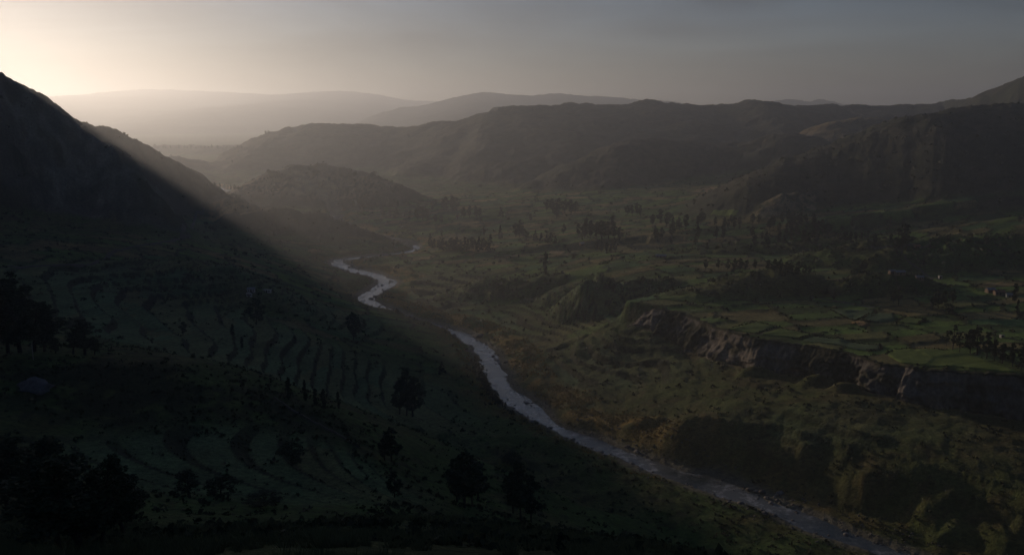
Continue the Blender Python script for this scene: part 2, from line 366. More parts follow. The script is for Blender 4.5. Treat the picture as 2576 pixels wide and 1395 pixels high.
def land(x, y, detail=True):
    """height and material masks of the land at x, y"""
    x = np.asarray(x, float); y = np.asarray(y, float)
    def smooth_fields(x, y):
        rd, rz, rs, rside = poly_dist(x, y, RIVER)
        cd, cz, cs, cside = poly_dist(x, y, CLIFF)
        md, mz, ms, mside = poly_dist(x, y, RIM)
        return rd * rside, rz, rs, cd * cside, cs, tps_eval(BASE, x, y), tps_eval(PLATEAU, x, y), md * mside, mz, ms
    rsd, rz, rs, sd, cs, base, top, msd, mz, ms = coarse(smooth_fields, x, y)      # sd: + behind the brink of the cliff
    rd = np.abs(rsd); rside = np.sign(rsd)
    base = base + (np.clip(50 + .012 * (y - 1500), 40, 110) - base) * sstep(y, 1500, 2100)
    near_cliff_start = sstep(cs, 0, 8)
    topmask = sstep(sd, 0.0, 5.0) * near_cliff_start * (1 - sstep(sd, 60, 170))
    # the lower bench: level behind its brink, a broken slope in front
    mo = msd + 3.5 * fbm(x / 15, y / 15, 4, 45) + 4 * fbm(x / 50, y / 50, 2, 47)
    mk = sstep(ms, 2, 25)
    cap = mz - (.58 + .16 * fbm(x / 30, y / 30, 2, 46)) * np.maximum(-mo, 0)
    base = np.where(mo < 0, base + (np.minimum(base, np.maximum(cap, rz + 2)) - base) * mk * (1 - sstep(-mo, 100, 150)), base + np.maximum(mz - .5 + .02 * mo - base, 0) * mk * (1 - sstep(mo, 12, 55)))
    base = np.where((mo < 0) & (mo > -35), base + np.maximum(cap - base, 0) * mk, base)
    # domes
    dome = np.zeros(x.shape)
    for (p, zf, ax, ay, hh) in DOMES:
        cx, D, _ = at_z(p[0], p[1], zf)
        D += ay * .6
        q = ((x - cx) / ax) ** 2 + ((y - D) / ay) ** 2
        dome = np.maximum(dome, hh * np.clip(1 - q * 0.55, 0, 1) ** 1.3 * (1 + .25 * fbm(x / 14, y / 14, 3, 55)))
    z = base + np.maximum(top - base, 0) * topmask + dome
    # flood plain of the upper reaches
    z = np.where(y > 760, np.minimum(z, rz + 2.0 + np.maximum(rd - 14, 0) * (.10 + .35 * (1 - sstep(y, 760, 860)) + .12 * (rside > 0))), z)
    # river bed and gravel
    wj = 2.2 * fbm(rs / 18, rs * 0 + np.sign(rside) * 5, 3, 33) + 1.5 * fbm(x / 7, y / 7, 3, 34)
    half = 4.3 + 1.1 * fbm(rs / 60, rs * 0, 2, 31) + wj * 0.7 + 1.9 * sstep(y, 720, 780) - 2.6 * sstep(y, 940, 1040)
    z = np.where(rd < 90, np.maximum(z, rz + 1.2 + 2.2 * sstep(rd, 14, 45)), z)
    bankw = 7 + 4 * fbm(x / 35, y / 35, 2, 35)
    k = sstep(rd, half + 1 + bankw * .35, half + 5 + bankw * 1.7)
    bed = rz - 1.6 + 2.2 * sstep(rd, half - 3.0, half + bankw * .7) + .25 * fbm(x / 2.2, y / 2.2, 2, 36)
    z = bed + (z - bed) * k
    gravel = (1 - sstep(rd, half + bankw * .5, half + bankw * 1.2))
    # hills
    comp = np.zeros(x.shape, int)
    hill = np.zeros(x.shape)
    flank = np.full(x.shape, 1e9)
    for i, (name, R) in enumerate(RIDGES.items()):
        D_, CZ_ = coarse(lambda X, Y: crest_dist(X, Y, R['line'], R['slope'], R.get('kx', 1.0), R.get('soft', 0.0)), x, y)
        sc = R['scale']
        sel = CZ_ - R['slope'] * (D_ - 1.6 * sc * R['rough']) + 15 > z
        if not sel.any(): continue
        d, cz_, xs_, ys_, zz = D_[sel], CZ_[sel], x[sel], y[sel], z[sel]
        nearc = d < (70 if sc < 500 else 400)
        d[nearc], cz_[nearc] = crest_dist(xs_[nearc], ys_[nearc], R['line'], R['slope'], R.get('kx', 1.0), R.get('soft', 0.0))
        n1 = np.maximum(fbm(xs_ / sc + 3.1 * i, ys_ / sc, 4, 100 + i * 7) * .7 + .35, -.1) * R['rough']
        gul = ridged(xs_ / sc * 1.7 + i, ys_ / sc * 1.7, 4, 200 + i * 5) - .8
        dd = np.maximum(d + n1 * np.minimum(d, sc) * np.clip(d / sc, 0, 1), d * .4)
        h = cz_ - R['slope'] * (np.sqrt(dd * dd + R['r'] ** 2) - R['r'])
        h = h + gul * R.get('gully', 8) * np.clip(d / (sc * .8), 0, 1)
        if name == 'left_mountain':                     # crags and buttresses
            cr = ridged(xs_ / 40, ys_ / 90, 5, 301, .6) - .78
            h = h + 30 * cr * np.clip(d / 40, .03, 1) * sstep(h, 62, 100)
            st = (h / 26 + .8 * fbm(xs_ / 60, ys_ / 60, 2, 302))
            h = h + 26 * .75 * ((sstep(st - np.floor(st), .25, .75)) - (st - np.floor(st))) * np.clip(d / 60, 0, 1)
        kk = max(4.0, R['slope'] * 24)
        m = h > zz
        comp[sel] = np.where(m, i + 1, comp[sel])
        hill[sel] = np.maximum(hill[sel], sstep(h - zz, -2, 10))
        z[sel] = smax(h, zz, kk) if name not in ('far_mountains', 'distant_range') else np.maximum(h, zz)
        flank[sel] = np.where(m, d, flank[sel])
    out = dict(z=z, comp=comp, hill=hill, rd=rd, rz=rz, rs=rs, rside=rside, half=half, gravel=gravel, sd=sd, cs=cs, dome=dome, flank=flank, topmask=topmask)
    if not detail:
        return out
    # walled terraces in the bowls of the left bank, and on the right-hand slopes
    t1 = np.maximum.reduce([in_region(x, y, -105, 440, 85, 80), in_region(x, y, -185, 455, 90, 75), in_region(x, y, -235, 530, 70, 50),
                            in_region(x, y, -150, 600, 70, 40) * .8])
    t2 = np.maximum.reduce([in_region(x, y, 70, 545, 55, 50), in_region(x, y, 45, 670, 70, 60), in_region(x, y, -80, 790, 60, 90), in_region(x, y, 165, 400, 70, 26) * .6])
    flat = (1 - hill) * (1 - gravel) * sstep(rd, 22, 40)
    t1 *= flat; t2 *= flat
    def terr(z, step, seed, sharp):
        q = z / step + .55 * fbm(x / 55, y / 55, 2, seed)
        f = q - np.floor(q)
        return z + step * (sstep(f, 1 - sharp, 1.0) - f) * .95, f > 1 - sharp
    t3 = in_region(x, y, -66, 205, 42, 30) * flat
    zt, r1 = terr(z, 3.4, 61, .20); z = z + (zt - z) * t1
    zt, r3 = terr(z, 1.5, 63, .34); z = z + (zt - z) * t3; t1 = np.maximum(t1, t3); r1 = np.where(t3 > .5, r3, r1)
    zt, r2 = terr(z, 2.6, 62, .3); z = z + (zt - z) * t2 * .9
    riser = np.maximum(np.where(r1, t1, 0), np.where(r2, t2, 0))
    # plots of the plain
    pid, edge, pcx, pcy = parcels(x, y)
    plain = np.maximum.reduce([in_region(x, y, 200, 640, 300, 210, .25), in_region(x, y, 60, 900, 330, 240, .3), in_region(x, y, -60, 1250, 450, 240, .3), in_region(x, y, 400, 1000, 380, 230, .3),
                               in_region(x, y, -200, 620, 150, 140, .3), in_region(x, y, -330, 1450, 260, 160, .3)]) * flat
    plain = plain * (1 - np.clip(dome / 1.5, 0, 1)) * np.where((sd < 4) & (cs > 2) & (sd > -90), 0, 1)
    step = np.round((pid * 7) % 1 * 5) / 5 * 1.6 - .8
    z = z + plain * (1 - t1) * (1 - t2) * (step * sstep(edge, 0, .7) + .5 * (1 - sstep(edge, .3, 1.2)) * np.where(pid > .3, 1, 0))
    # roughness
    rough = (1 - plain * .92) * (1 - t1 * .75)
    nf = np.clip(y / 500, .45, 3)
    z = z + (1 - gravel) * rough * (1.1 * fbm(x / 16, y / 16, 4, 71) + .5 * fbm(x / 4.5, y / 4.5, 3, 72)) * np.clip(nf, .5, 1.6) * sstep(rd, half + 3, half + 16)
    z = z + hill * (2.2 * fbm(x / 24 / nf, y / 24 / nf, 4, 73) * nf)
    out.update(z=z, t1=t1, t2=t2, riser=riser, pid=pid, edge=edge, plain=plain)
    return out
HAZE_DENSITY = 0.00017; HAZE_G = 0.68

# ---------------------------------------------------------------- materials
def new_mat(name):
    m = bpy.data.materials.new(name)
    m.use_nodes = True
    nt = m.node_tree
    b = nt.nodes["Principled BSDF"]
    b.inputs["Roughness"].default_value = 0.9
    b.inputs["Specular IOR Level"].default_value = 0.12
    return m, nt, b

def noise_node(nt, scale, detail=4, rough=.55, src="Object", dist=0.0, stretch=None):
    tc = nt.nodes.new("ShaderNodeTexCoord")
    n = nt.nodes.new("ShaderNodeTexNoise")
    n.inputs["Scale"].default_value = scale
    n.inputs["Detail"].default_value = detail
    n.inputs["Roughness"].default_value = rough
    n.inputs["Distortion"].default_value = dist
    v = tc.outputs[src]
    if stretch:
        mp = nt.nodes.new("ShaderNodeMapping")
        mp.inputs["Scale"].default_value = stretch
        nt.links.new(v, mp.inputs["Vector"]); v = mp.outputs["Vector"]
    nt.links.new(v, n.inputs["Vector"])
    return n

def map_range(nt, sock, a, b, c, d):
    r = nt.nodes.new("ShaderNodeMapRange")
    r.inputs["From Min"].default_value = a; r.inputs["From Max"].default_value = b
    r.inputs["To Min"].default_value = c; r.inputs["To Max"].default_value = d
    nt.links.new(sock, r.inputs["Value"])
    return r.outputs["Result"]

def scaled(nt, col, fac):
    m = nt.nodes.new("ShaderNodeVectorMath"); m.operation = 'SCALE'
    if isinstance(col, tuple): m.inputs[0].default_value = col
    else: nt.links.new(col, m.inputs[0])
    nt.links.new(fac, m.inputs["Scale"])
    return m.outputs["Vector"]

def mix_col(nt, fac, a, b):
    m = nt.nodes.new("ShaderNodeMix"); m.data_type = 'RGBA'
    nt.links.new(fac, m.inputs["Factor"])
    for s, v in ((m.inputs[6], a), (m.inputs[7], b)):
        if isinstance(v, tuple): s.default_value = (*v, 1)
        else: nt.links.new(v, s)
    return m.outputs[2]

def bump(nt, bsdf, height, strength, distance):
    b = nt.nodes.new("ShaderNodeBump")
    b.inputs["Strength"].default_value = strength
    b.inputs["Distance"].default_value = distance
    nt.links.new(height, b.inputs["Height"])
    nt.links.new(b.outputs["Normal"], bsdf.inputs["Normal"])
    return b

def ground_mat():
    m, nt, b = new_mat("ground_cover")
    at = nt.nodes.new("ShaderNodeAttribute"); at.attribute_name = "cover"
    n1 = noise_node(nt, .55, 5, .65)
    n2 = noise_node(nt, .06, 4, .6)
    f1 = map_range(nt, n1.outputs["Fac"], .3, .7, .55, 1.45)
    f2 = map_range(nt, n2.outputs["Fac"], .3, .7, .72, 1.28)
    c = scaled(nt, at.outputs["Color"], f1)
    c = scaled(nt, c, f2)
    nt.links.new(c, b.inputs["Base Color"])
    n3 = noise_node(nt, .9, 4, .7)
    bump(nt, b, n3.outputs["Fac"], .9, 1.2)
    return m
M_GROUND = ground_mat()

def simple_mat(name, color, vary=.35, scale=.8, rough=.9, spec=.15, bump_d=0, bump_scale=3.0):
    m, nt, b = new_mat(name)
    b.inputs["Roughness"].default_value = rough
    b.inputs["Specular IOR Level"].default_value = spec
    n = noise_node(nt, scale, 4)
    f = map_range(nt, n.outputs["Fac"], .3, .7, 1 - vary, 1 + vary)
    nt.links.new(scaled(nt, color, f), b.inputs["Base Color"])
    if bump_d:
        n2 = noise_node(nt, bump_scale, 4)
        bump(nt, b, n2.outputs["Fac"], .8, bump_d)
    return m

# ---------------------------------------------------------------- mesh helpers
def link(o, parent=None):
    COL.objects.link(o)
    if parent is not None: o.parent = parent
    return o

def tag(o, label=None, cat=None, group=None, kind=None):
    if label: o["label"] = label
    if cat: o["category"] = cat
    if group: o["group"] = group
    if kind: o["kind"] = kind
    return o

def raw_mesh(name, V, F, smooth=True):
    """V (n,3); F (m,k) all of one size"""
    V = np.ascontiguousarray(V, np.float32); F = np.ascontiguousarray(F, np.int32)
    me = bpy.data.meshes.new(name)
    me.vertices.add(len(V)); me.vertices.foreach_set("co", V.ravel())
    k = F.shape[1]
    me.loops.add(F.size); me.loops.foreach_set("vertex_index", F.ravel())
    me.polygons.add(len(F)); me.polygons.foreach_set("loop_start", np.arange(0, F.size, k, dtype=np.int32))
    if smooth:
        me.polygons.foreach_set("use_smooth", np.ones(len(F), bool))
    me.update(calc_edges=True)
    return me

def set_color(me, name, C):
    a = me.attributes.new(name, 'FLOAT_COLOR', 'POINT')
    full = np.ones((len(C), 4), np.float32); full[:, :3] = C
    a.data.foreach_set("color", full.ravel())

def grid_faces(nr, nc):
    i = np.arange(nr * nc).reshape(nr, nc)
    return np.stack([i[:-1, :-1], i[:-1, 1:], i[1:, 1:], i[1:, :-1]], -1).reshape(-1, 4)

def mixc(a, b, t):
    t = np.asarray(t)[..., None]
    return np.asarray(a) * (1 - t) + np.asarray(b) * t

def cover_colour(x, y, L):
    n_big = fbm(x / 60, y / 60, 4, 401); n_mid = fbm(x / 14, y / 14, 3, 402); n_sm = fbm(x / 4, y / 4, 3, 403)
    grass = np.array([.042, .068, .022]); olive = np.array([.056, .062, .026]); dry = np.array([.105, .088, .042]); dark = np.array([.026, .030, .016])
    c = mixc(grass, olive, sstep(n_big + .5 * n_mid, -.4, .7))
    c = mixc(c, dry, .55 * sstep(n_mid + .6 * n_sm, .35, 1.0))
    c = mixc(c, dark, .8 * sstep(n_sm + .5 * n_mid, .3, .8))
    # plots
    pid = L['pid']; k = (pid * 37.7) % 1
    pal = np.array([[.050, .082, .026], [.064, .098, .030], [.036, .055, .022], [.076, .080, .036], [.036, .070, .032], [.085, .076, .040], [.054, .088, .026], [.105, .088, .046]])
    pc = pal[np.clip((k * len(pal)).astype(int), 0, len(pal) - 1)]
    pc = np.where(((pid > .992))[..., None], np.array([.16, .12, .07]), pc)
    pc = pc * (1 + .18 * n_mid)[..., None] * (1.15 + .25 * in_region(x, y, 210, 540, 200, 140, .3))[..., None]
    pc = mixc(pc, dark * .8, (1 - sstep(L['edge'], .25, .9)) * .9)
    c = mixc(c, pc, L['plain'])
    # dry, worn ground below the cliff and along the river
    lowr = np.where(L['rside'] < 0, 1, 0) * (1 - sstep(y, 520, 640)) * np.where(L['sd'] < 0, 1, 0)
    c = mixc(c, mixc([.060, .055, .027], [.088, .072, .038], sstep(n_mid + n_sm, -.6, .7)), lowr * (.45 + .3 * sstep(n_big, -.4, .4)))
    # terraces
    tq = hash01(np.floor(L['z'] / 3.0), np.floor(x / 55 + .4 * n_big), 77)
    tc = mixc([.056, .102, .060], [.088, .098, .050], tq)
    c = mixc(c, tc * (1 + .2 * n_mid)[..., None], np.clip(L['t1'] + .6 * L['t2'], 0, 1))
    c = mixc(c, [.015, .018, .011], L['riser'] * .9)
    # hills: scrub, bare soil on the worn flanks
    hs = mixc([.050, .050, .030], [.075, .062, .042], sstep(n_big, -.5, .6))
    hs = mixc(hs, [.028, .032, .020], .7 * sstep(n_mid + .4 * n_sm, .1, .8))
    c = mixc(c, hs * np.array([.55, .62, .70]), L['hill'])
    names = list(RIDGES)
    rock = mixc([.110, .122, .130], [.055, .060, .062], sstep(n_mid, -.4, .5))
    lm = (L['comp'] == names.index('left_mountain') + 1)
    c = mixc(c, rock, np.where(lm, .75, 0) * L['hill'] * sstep(n_big + n_mid, -.8, .2))
    bh = (L['comp'] == names.index('bare_hill') + 1)
    c = mixc(c, [.17, .125, .085], np.where(bh, .8, 0) * L['hill'])
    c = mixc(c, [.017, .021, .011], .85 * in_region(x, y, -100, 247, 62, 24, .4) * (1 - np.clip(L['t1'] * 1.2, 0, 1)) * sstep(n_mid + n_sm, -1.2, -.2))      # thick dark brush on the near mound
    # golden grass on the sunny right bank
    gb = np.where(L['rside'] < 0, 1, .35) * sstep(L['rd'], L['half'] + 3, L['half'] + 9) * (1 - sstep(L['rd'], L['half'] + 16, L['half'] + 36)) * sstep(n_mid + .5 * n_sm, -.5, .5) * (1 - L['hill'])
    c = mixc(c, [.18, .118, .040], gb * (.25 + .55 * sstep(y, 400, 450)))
    c = mixc(c, [.105, .098, .092] * (1 + .0 * n_sm)[..., None], L['gravel'])
    c = mixc(c, [.15, .115, .085], sstep(-L['sd'], -2, 1) * (1 - sstep(-L['sd'], 3, 12)) * np.where((L['cs'] > 30) & (np.abs(L['sd']) < 20), .6, 0) * (1 - L['gravel']))
    # bare patches: a landslip, the worn spur, a strip of dry grass and the gravel flats far up the river
    for (cx_, cy_, rx_, ry_, col, k) in [(295, 1290, 34, 45, [.24, .15, .11], .8), (-352, 1165, 55, 32, [.22, .15, .085], .8), (-320, 1400, 130, 45, [.17, .135, .10], .7)]:
        c = mixc(c, col, k * in_region(x, y, cx_, cy_, rx_, ry_, .4) * sstep(n_mid + n_sm, -.9, .2))
    sp = (L['comp'] == names.index('scarred_spur') + 1)
    c = mixc(c, [.19, .15, .11], np.where(sp, .7, 0) * sstep(n_mid + n_sm, -.5, .6))
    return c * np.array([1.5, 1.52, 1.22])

# ---------------------------------------------------------------- terrain sheets
NR, NC = 900, 1000
YO = 80.0
rows = np.exp(np.linspace(math.log(58.0), math.log(3680.0), NR)) - YO
tcol = np.linspace(-.74, .74, NC)
GX = tcol[None, :] * (rows[:, None] + YO)
GY = np.repeat(rows[:, None], NC, 1)
LAND = land(GX, GY)
GZ = LAND['z']

def height_at(x, y):
    """height of the terrain sheet itself"""
    x = np.asarray(x, float); y = np.asarray(y, float)
    r = (np.log(np.maximum(y + YO, 58.0)) - math.log(58.0)) / (math.log(3680.0) - math.log(58.0)) * (NR - 1)
    c = (x / (y + YO) + .74) / 1.48 * (NC - 1)
    r = np.clip(r, 0, NR - 1.001); c = np.clip(c, 0, NC - 1.001)
    i = r.astype(int); j = c.astype(int); fr = r - i; fc = c - j
    return (GZ[i, j] * (1 - fr) + GZ[i + 1, j] * fr) * (1 - fc) + (GZ[i, j + 1] * (1 - fr) + GZ[i + 1, j + 1] * fr) * fc

def field_at(key, x, y):
    x = np.asarray(x, float); y = np.asarray(y, float)
    r = (np.log(np.maximum(y + YO, 58.0)) - math.log(58.0)) / (math.log(3680.0) - math.log(58.0)) * (NR - 1)
    c = (x / (y + YO) + .74) / 1.48 * (NC - 1)
    return LAND[key][np.clip(np.round(r).astype(int), 0, NR - 1), np.clip(np.round(c).astype(int), 0, NC - 1)]

def hit(px, py):
    """where a sight line of the survey first meets the land"""
    a, b = ray(px, py)
    D = np.exp(np.linspace(math.log(60), math.log(3500), 3000))
    h = height_at(a * D, D)
    below = np.nonzero(CAM_Z + b * D < h)[0]
    i = below[0] if len(below) else len(D) - 1
    d = D[i]
    return a * d, d, float(h[i])

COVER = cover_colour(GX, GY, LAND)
names = ['valley_terrain'] + list(RIDGES)
TERRAIN_LABEL = {'valley_terrain': 'green terraced valley floor with plots and scrub on both sides of the river',
    'left_mountain': 'dark craggy mountain rising at the left edge of the valley', 'left_ridge': 'sunlit ridge line running down behind the craggy left mountain',
    'right_mountain': 'dark smooth mountain rising on the right behind the plain', 'right_peak': 'steep peak cut by the right edge behind the dark mountain',
    'middle_ridge': 'long hazy ridge across the middle distance', 'front_ridge': 'dark spur in front of the long middle ridge', 'bare_hill': 'bare tan hilltop between the right mountain and the long ridge',
    'wooded_knoll': 'rounded tree-topped knoll in the haze left of centre', 'small_knoll': 'small pointed knoll beside the pale strip of grass', 'river_bluff': 'dark bluff above the far river bend',
    'scarred_spur': 'small spur with a worn pale flank at the foot of the right mountain', 'pale_ridge': 'pale low ridge in the haze beyond the row of trees', 'far_bank': 'hazy tree-lined bank far up the valley', 'far_mountains': 'faint far mountains under the bright sky',
    'distant_range': 'distant mauve mountain range behind the long ridge'}

def build_sheets(X, Y, Z, C, comp, prefix_used):
    nr, nc = X.shape
    F = grid_faces(nr, nc)
    comp_f = comp.ravel()[F].max(1)
    V = np.stack([X, Y, Z], -1).reshape(-1, 3); Cf = C.reshape(-1, 3)
    for i in np.unique(comp_f):
        f = F[comp_f == i]
        used, inv = np.unique(f, return_inverse=True)
        prefix_used.setdefault(names[i], []).append((V[used], inv.reshape(-1, 4), Cf[used]))

sheets = {}
build_sheets(GX, GY, GZ, COVER, LAND['comp'], sheets)
# the farther land, coarser
rows2 = np.exp(np.linspace(math.log(3679.9), math.log(13500.0), 220)) - YO
tc2 = np.linspace(-.95, .95, 520)
X2 = tc2[None, :] * (rows2[:, None] + YO); Y2 = np.repeat(rows2[:, None], 520, 1)
L2 = land(X2, Y2)
build_sheets(X2, Y2, L2['z'] - sstep(Y2, 3700, 3600) * 1.0, cover_colour(X2, Y2, L2), L2['comp'], sheets)
# unseen land beside and behind the viewpoint, added to block sun and sky
xs = np.arange(-3600, 3601, 40.0); ys = np.arange(-2400, 3700, 40.0)
X3, Y3 = np.meshgrid(xs, ys)
L3 = land(X3, Y3)
Z3 = L3['z']
beh = sstep(-Y3, -20, 500)
Z3 = Z3 * (1 - beh) + (170 + .32 * np.clip(-Y3, 0, 900) + 30 * fbm(X3 / 300, Y3 / 300, 3, 9) + np.where(X3 < -700, 120, 0)) * beh
inside = (np.abs(X3) < .70 * (Y3 + YO) - 45) & (Y3 > 20) & (Y3 < 3560)
F3 = grid_faces(len(ys), len(xs))
keep = ~inside.ravel()[F3].all(1)
F3 = F3[keep]
used, inv = np.unique(F3, return_inverse=True)
V3 = np.stack([X3, Y3, Z3 - 2.5], -1).reshape(-1, 3)
sheets['surrounding_hills'] = [(V3[used], inv.reshape(-1, 4), cover_colour(X3, Y3, L3).reshape(-1, 3)[used])]
TERRAIN_LABEL['surrounding_hills'] = 'unseen scrubby hillsides around the viewpoint, added for their shade'
for nm, parts in sheets.items():
    off = 0; Vs, Fs, Cs = [], [], []
    for v, f, c in parts:
        Vs.append(v); Fs.append(f + off); Cs.append(c); off += len(v)
    me = raw_mesh(nm, np.vstack(Vs), np.vstack(Fs))
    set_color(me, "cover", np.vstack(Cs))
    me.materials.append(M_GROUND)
    o = link(bpy.data.objects.new(nm, me))
    tag(o, TERRAIN_LABEL[nm], kind="structure")

# ---------------------------------------------------------------- river
def water_mat():
    m, nt, b = new_mat("river_water")
    b.inputs["Base Color"].default_value = (.022, .042, .042, 1)
    b.inputs["Roughness"].default_value = .12
    b.inputs["Specular IOR Level"].default_value = .5
    b.inputs["IOR"].default_value = 1.8
    n = noise_node(nt, .5, 4, .7, stretch=(1, .6, 1))
    n2 = noise_node(nt, 2.2, 3, .6)
    ad = nt.nodes.new("ShaderNodeMath"); ad.operation = 'ADD'
    nt.links.new(n.outputs["Fac"], ad.inputs[0]); nt.links.new(n2.outputs["Fac"], ad.inputs[1])
    bump(nt, b, ad.outputs[0], .35, .3)
    # broken white water
    f = noise_node(nt, .16, 5, .75)
    fo = map_range(nt, f.outputs["Fac"], .50, .66, 0, .8)
    pool = noise_node(nt, .035, 3, .6)
    deep = map_range(nt, pool.outputs["Fac"], .38, .60, 0, 1)
    body = mix_col(nt, deep, (.045, .058, .055), (.165, .168, .152))
    mm = nt.nodes.new("ShaderNodeMath"); mm.operation = 'MULTIPLY'
    nt.links.new(fo, mm.inputs[0]); nt.links.new(map_range(nt, pool.outputs["Fac"], .40, .58, .12, 1), mm.inputs[1])
    nt.links.new(mix_col(nt, mm.outputs[0], body, (.60, .59, .56)), b.inputs["Base Color"])
    return m
M_WATER = water_mat()
RL = smooth_line(RIVER[:], 3)
tan = np.gradient(RL[:, :2], axis=0); tan /= np.linalg.norm(tan, axis=1)[:, None]
nor = np.stack([-tan[:, 1], tan[:, 0]], 1)
offs = np.linspace(-12, 12, 13)
WV = np.zeros((len(RL), 13, 3))
for j, o_ in enumerate(offs):
    WV[:, j, :2] = RL[:, :2] + nor * o_; WV[:, j, 2] = RL[:, 2] - .35
me = raw_mesh("river", WV.reshape(-1, 3), grid_faces(len(RL), 13)[:, ::-1])
me.materials.append(M_WATER)
tag(link(bpy.data.objects.new("river", me)), "grey winding river running up the valley over boulders", kind="structure")

# ---------------------------------------------------------------- the eroded cliff below the plateau
def cliff_mat():
    m, nt, b = new_mat("cliff_earth")
    at = nt.nodes.new("ShaderNodeAttribute"); at.attribute_name = "cover"
    n1 = noise_node(nt, .5, 5, .65, stretch=(1, 1, .35))
    c = scaled(nt, at.outputs["Color"], map_range(nt, n1.outputs["Fac"], .3, .7, .55, 1.4))
    nt.links.new(c, b.inputs["Base Color"])
    n3 = noise_node(nt, 1.0, 5, .7, stretch=(1, 1, .4))
    bump(nt, b, n3.outputs["Fac"], 1, 1.0)
    return m
M_CLIFF = cliff_mat()
CL = smooth_line(CLIFF, 6)
seg = np.linalg.norm(np.diff(CL[:, :2], axis=0), axis=1); arc = np.concatenate([[0], np.cumsum(seg)])
S = np.linspace(2, arc[-1], 760)
cx = np.interp(S, arc, CL[:, 0]); cy = np.interp(S, arc, CL[:, 1])
tx = np.gradient(cx); ty = np.gradient(cy); ln = np.hypot(tx, ty); nx, ny = ty / ln, -tx / ln       # towards the viewer
TT = np.linspace(0, 1, 46)
topz = height_at(cx - nx * 6, cy - ny * 6); footz = height_at(cx + nx * 7, cy + ny * 7) - 1.5
fade = sstep(S, 2, 40); topz = footz + (topz - footz) * fade - 2.5 * (1 - fade)
CV = np.zeros((len(TT), len(S), 3)); CC = np.zeros((len(TT), len(S), 3))
flute = ridged(S / 19 + .6 * fbm(S / 30, S * 0, 2, 509), S * 0 + 3.3, 3, 501) * (.6 + .7 * sstep(fbm(S / 40, S * 0 + 2, 2, 510), -.5, .5)) ; fl2 = ridged(S / 4.2, S * 0 + 8.1, 3, 502); big = fbm(S / 60, S * 0, 2, 503)
for k, t in enumerate(TT):
    tt = max(0, (t - .12) / .88)
    prof = (tt ** 1.5) * 6.5
    fl = (flute * 4.2 + fl2 * 1.5) * (.25 + .75 * math.sin(min(1, tt * 1.15) * math.pi * .55)) + .9 * fbm(S / 2.6, S * 0 + tt * 5, 3, 505) * min(1, tt * 4)
    ledge = 1.5 * fbm(S / 38, S * 0 + tt * 4.5, 3, 511) + .8 * fbm(S / 9, S * 0 + tt * 7.0, 2, 512)
    fl = fl * (.55 + .9 * sstep(fbm(S / 24, S * 0 + tt * 2.0, 2, 513), -.6, .6)) + ledge * min(1, tt * 4) * .8
    d = prof + fl - 3.2 + big * 1.2
    if t < .12:
        d = np.where(True, (fl - 3.2 + big * 1.2) - (.12 - t) / .12 * 6.5, d)
        z = topz + .25 + .3 * fbm(S / 3, S * 0, 2, 506) - (.12 - t) / .12 * .6
    else:
        z = topz + .25 + .3 * fbm(S / 3, S * 0, 2, 506) * (1 - tt) + (footz - topz - .25) * tt
    CV[k, :, 0] = cx + nx * d; CV[k, :, 1] = cy + ny * d; CV[k, :, 2] = z
    soil = mixc([.135, .125, .113], [.225, .195, .162], sstep(fl2 * .5 + flute * .5, .5, .9))
    veg = mixc([.035, .040, .020], [.05, .05, .03], fl2)
    vm = sstep(fbm(S / 9, S * 0 + tt * 2.2, 3, 507) + .5 * fbm(S / 45, S * 0, 2, 508), -.35, .45) * .9
    CC[k] = mixc(soil, veg, np.clip(vm + (1 if tt < .05 else 0), 0, 1))
me = raw_mesh("cliff", CV.reshape(-1, 3), grid_faces(len(TT), len(S))[:, ::-1])
set_color(me, "cover", CC.reshape(-1, 3))
me.materials.append(M_CLIFF)
tag(link(bpy.data.objects.new("cliff", me)), "long fluted earth cliff below the fields on the right", kind="structure")

# ---------------------------------------------------------------- roads and fields laid on the land
def drape_ribbon(name, pix, width, mat, label, lift=.35):
    P = smooth_line([hit(*p) for p in pix], 8)
    t = np.gradient(P[:, :2], axis=0); t /= np.linalg.norm(t, axis=1)[:, None] + 1e-9
    n = np.stack([-t[:, 1], t[:, 0]], 1)
    us = np.linspace(-1, 1, 5)
    V = np.zeros((len(P), 5, 3))
    w = width * .5 * (1 + .25 * fbm(np.arange(len(P)) / 3.0, np.zeros(len(P)), 2, 611))
    for j, u in enumerate(us):
        V[:, j, :2] = P[:, :2] + n * (u * w)[:, None]
        V[:, j, 2] = height_at(V[:, j, 0], V[:, j, 1]) + lift - (.5 if abs(u) == 1 else 0)
    me = raw_mesh(name, V.reshape(-1, 3), grid_faces(len(P), 5)[:, ::-1])
    me.materials.append(mat)
    return tag(link(bpy.data.objects.new(name, me)), label, kind="structure")

M_DIRT = simple_mat("track_dirt", (.095, .088, .078), .3, .4)
drape_ribbon("dirt_track", [(2, 673), (80, 671), (150, 668), (235, 664), (272, 646), (310, 628), (370, 616), (425, 607), (478, 592)], 4.5, M_DIRT, "pale dirt track along the foot of the craggy left mountain")
drape_ribbon("dirt_track", [(455, 588), (462, 566), (490, 552), (508, 540), (512, 524)], 4.0, M_DIRT, "short pale track climbing at the end of the craggy spur")
drape_ribbon("footpath", [(2275, 648), (2300, 668), (2318, 682), (2338, 697), (2362, 703)], 3.0, M_DIRT, "pale path running down the dark slope to the sheds on the right")
drape_ribbon("footpath", [(2040, 748), (2090, 755), (2140, 764), (2200, 772)], 2.6, M_DIRT, "pale path below the dark mounds on the plateau")
drape_ribbon("dirt_track", [(2190, 619), (2230, 621), (2256, 624), (2300, 617), (2340, 616)], 4.0, M_DIRT, "grey track between the tall trees on the right")
drape_ribbon("footpath", [(690, 1000), (735, 1032), (790, 1062), (850, 1092), (905, 1128)], 1.0, M_DIRT, "pale footpath along the rim of the dark mound")

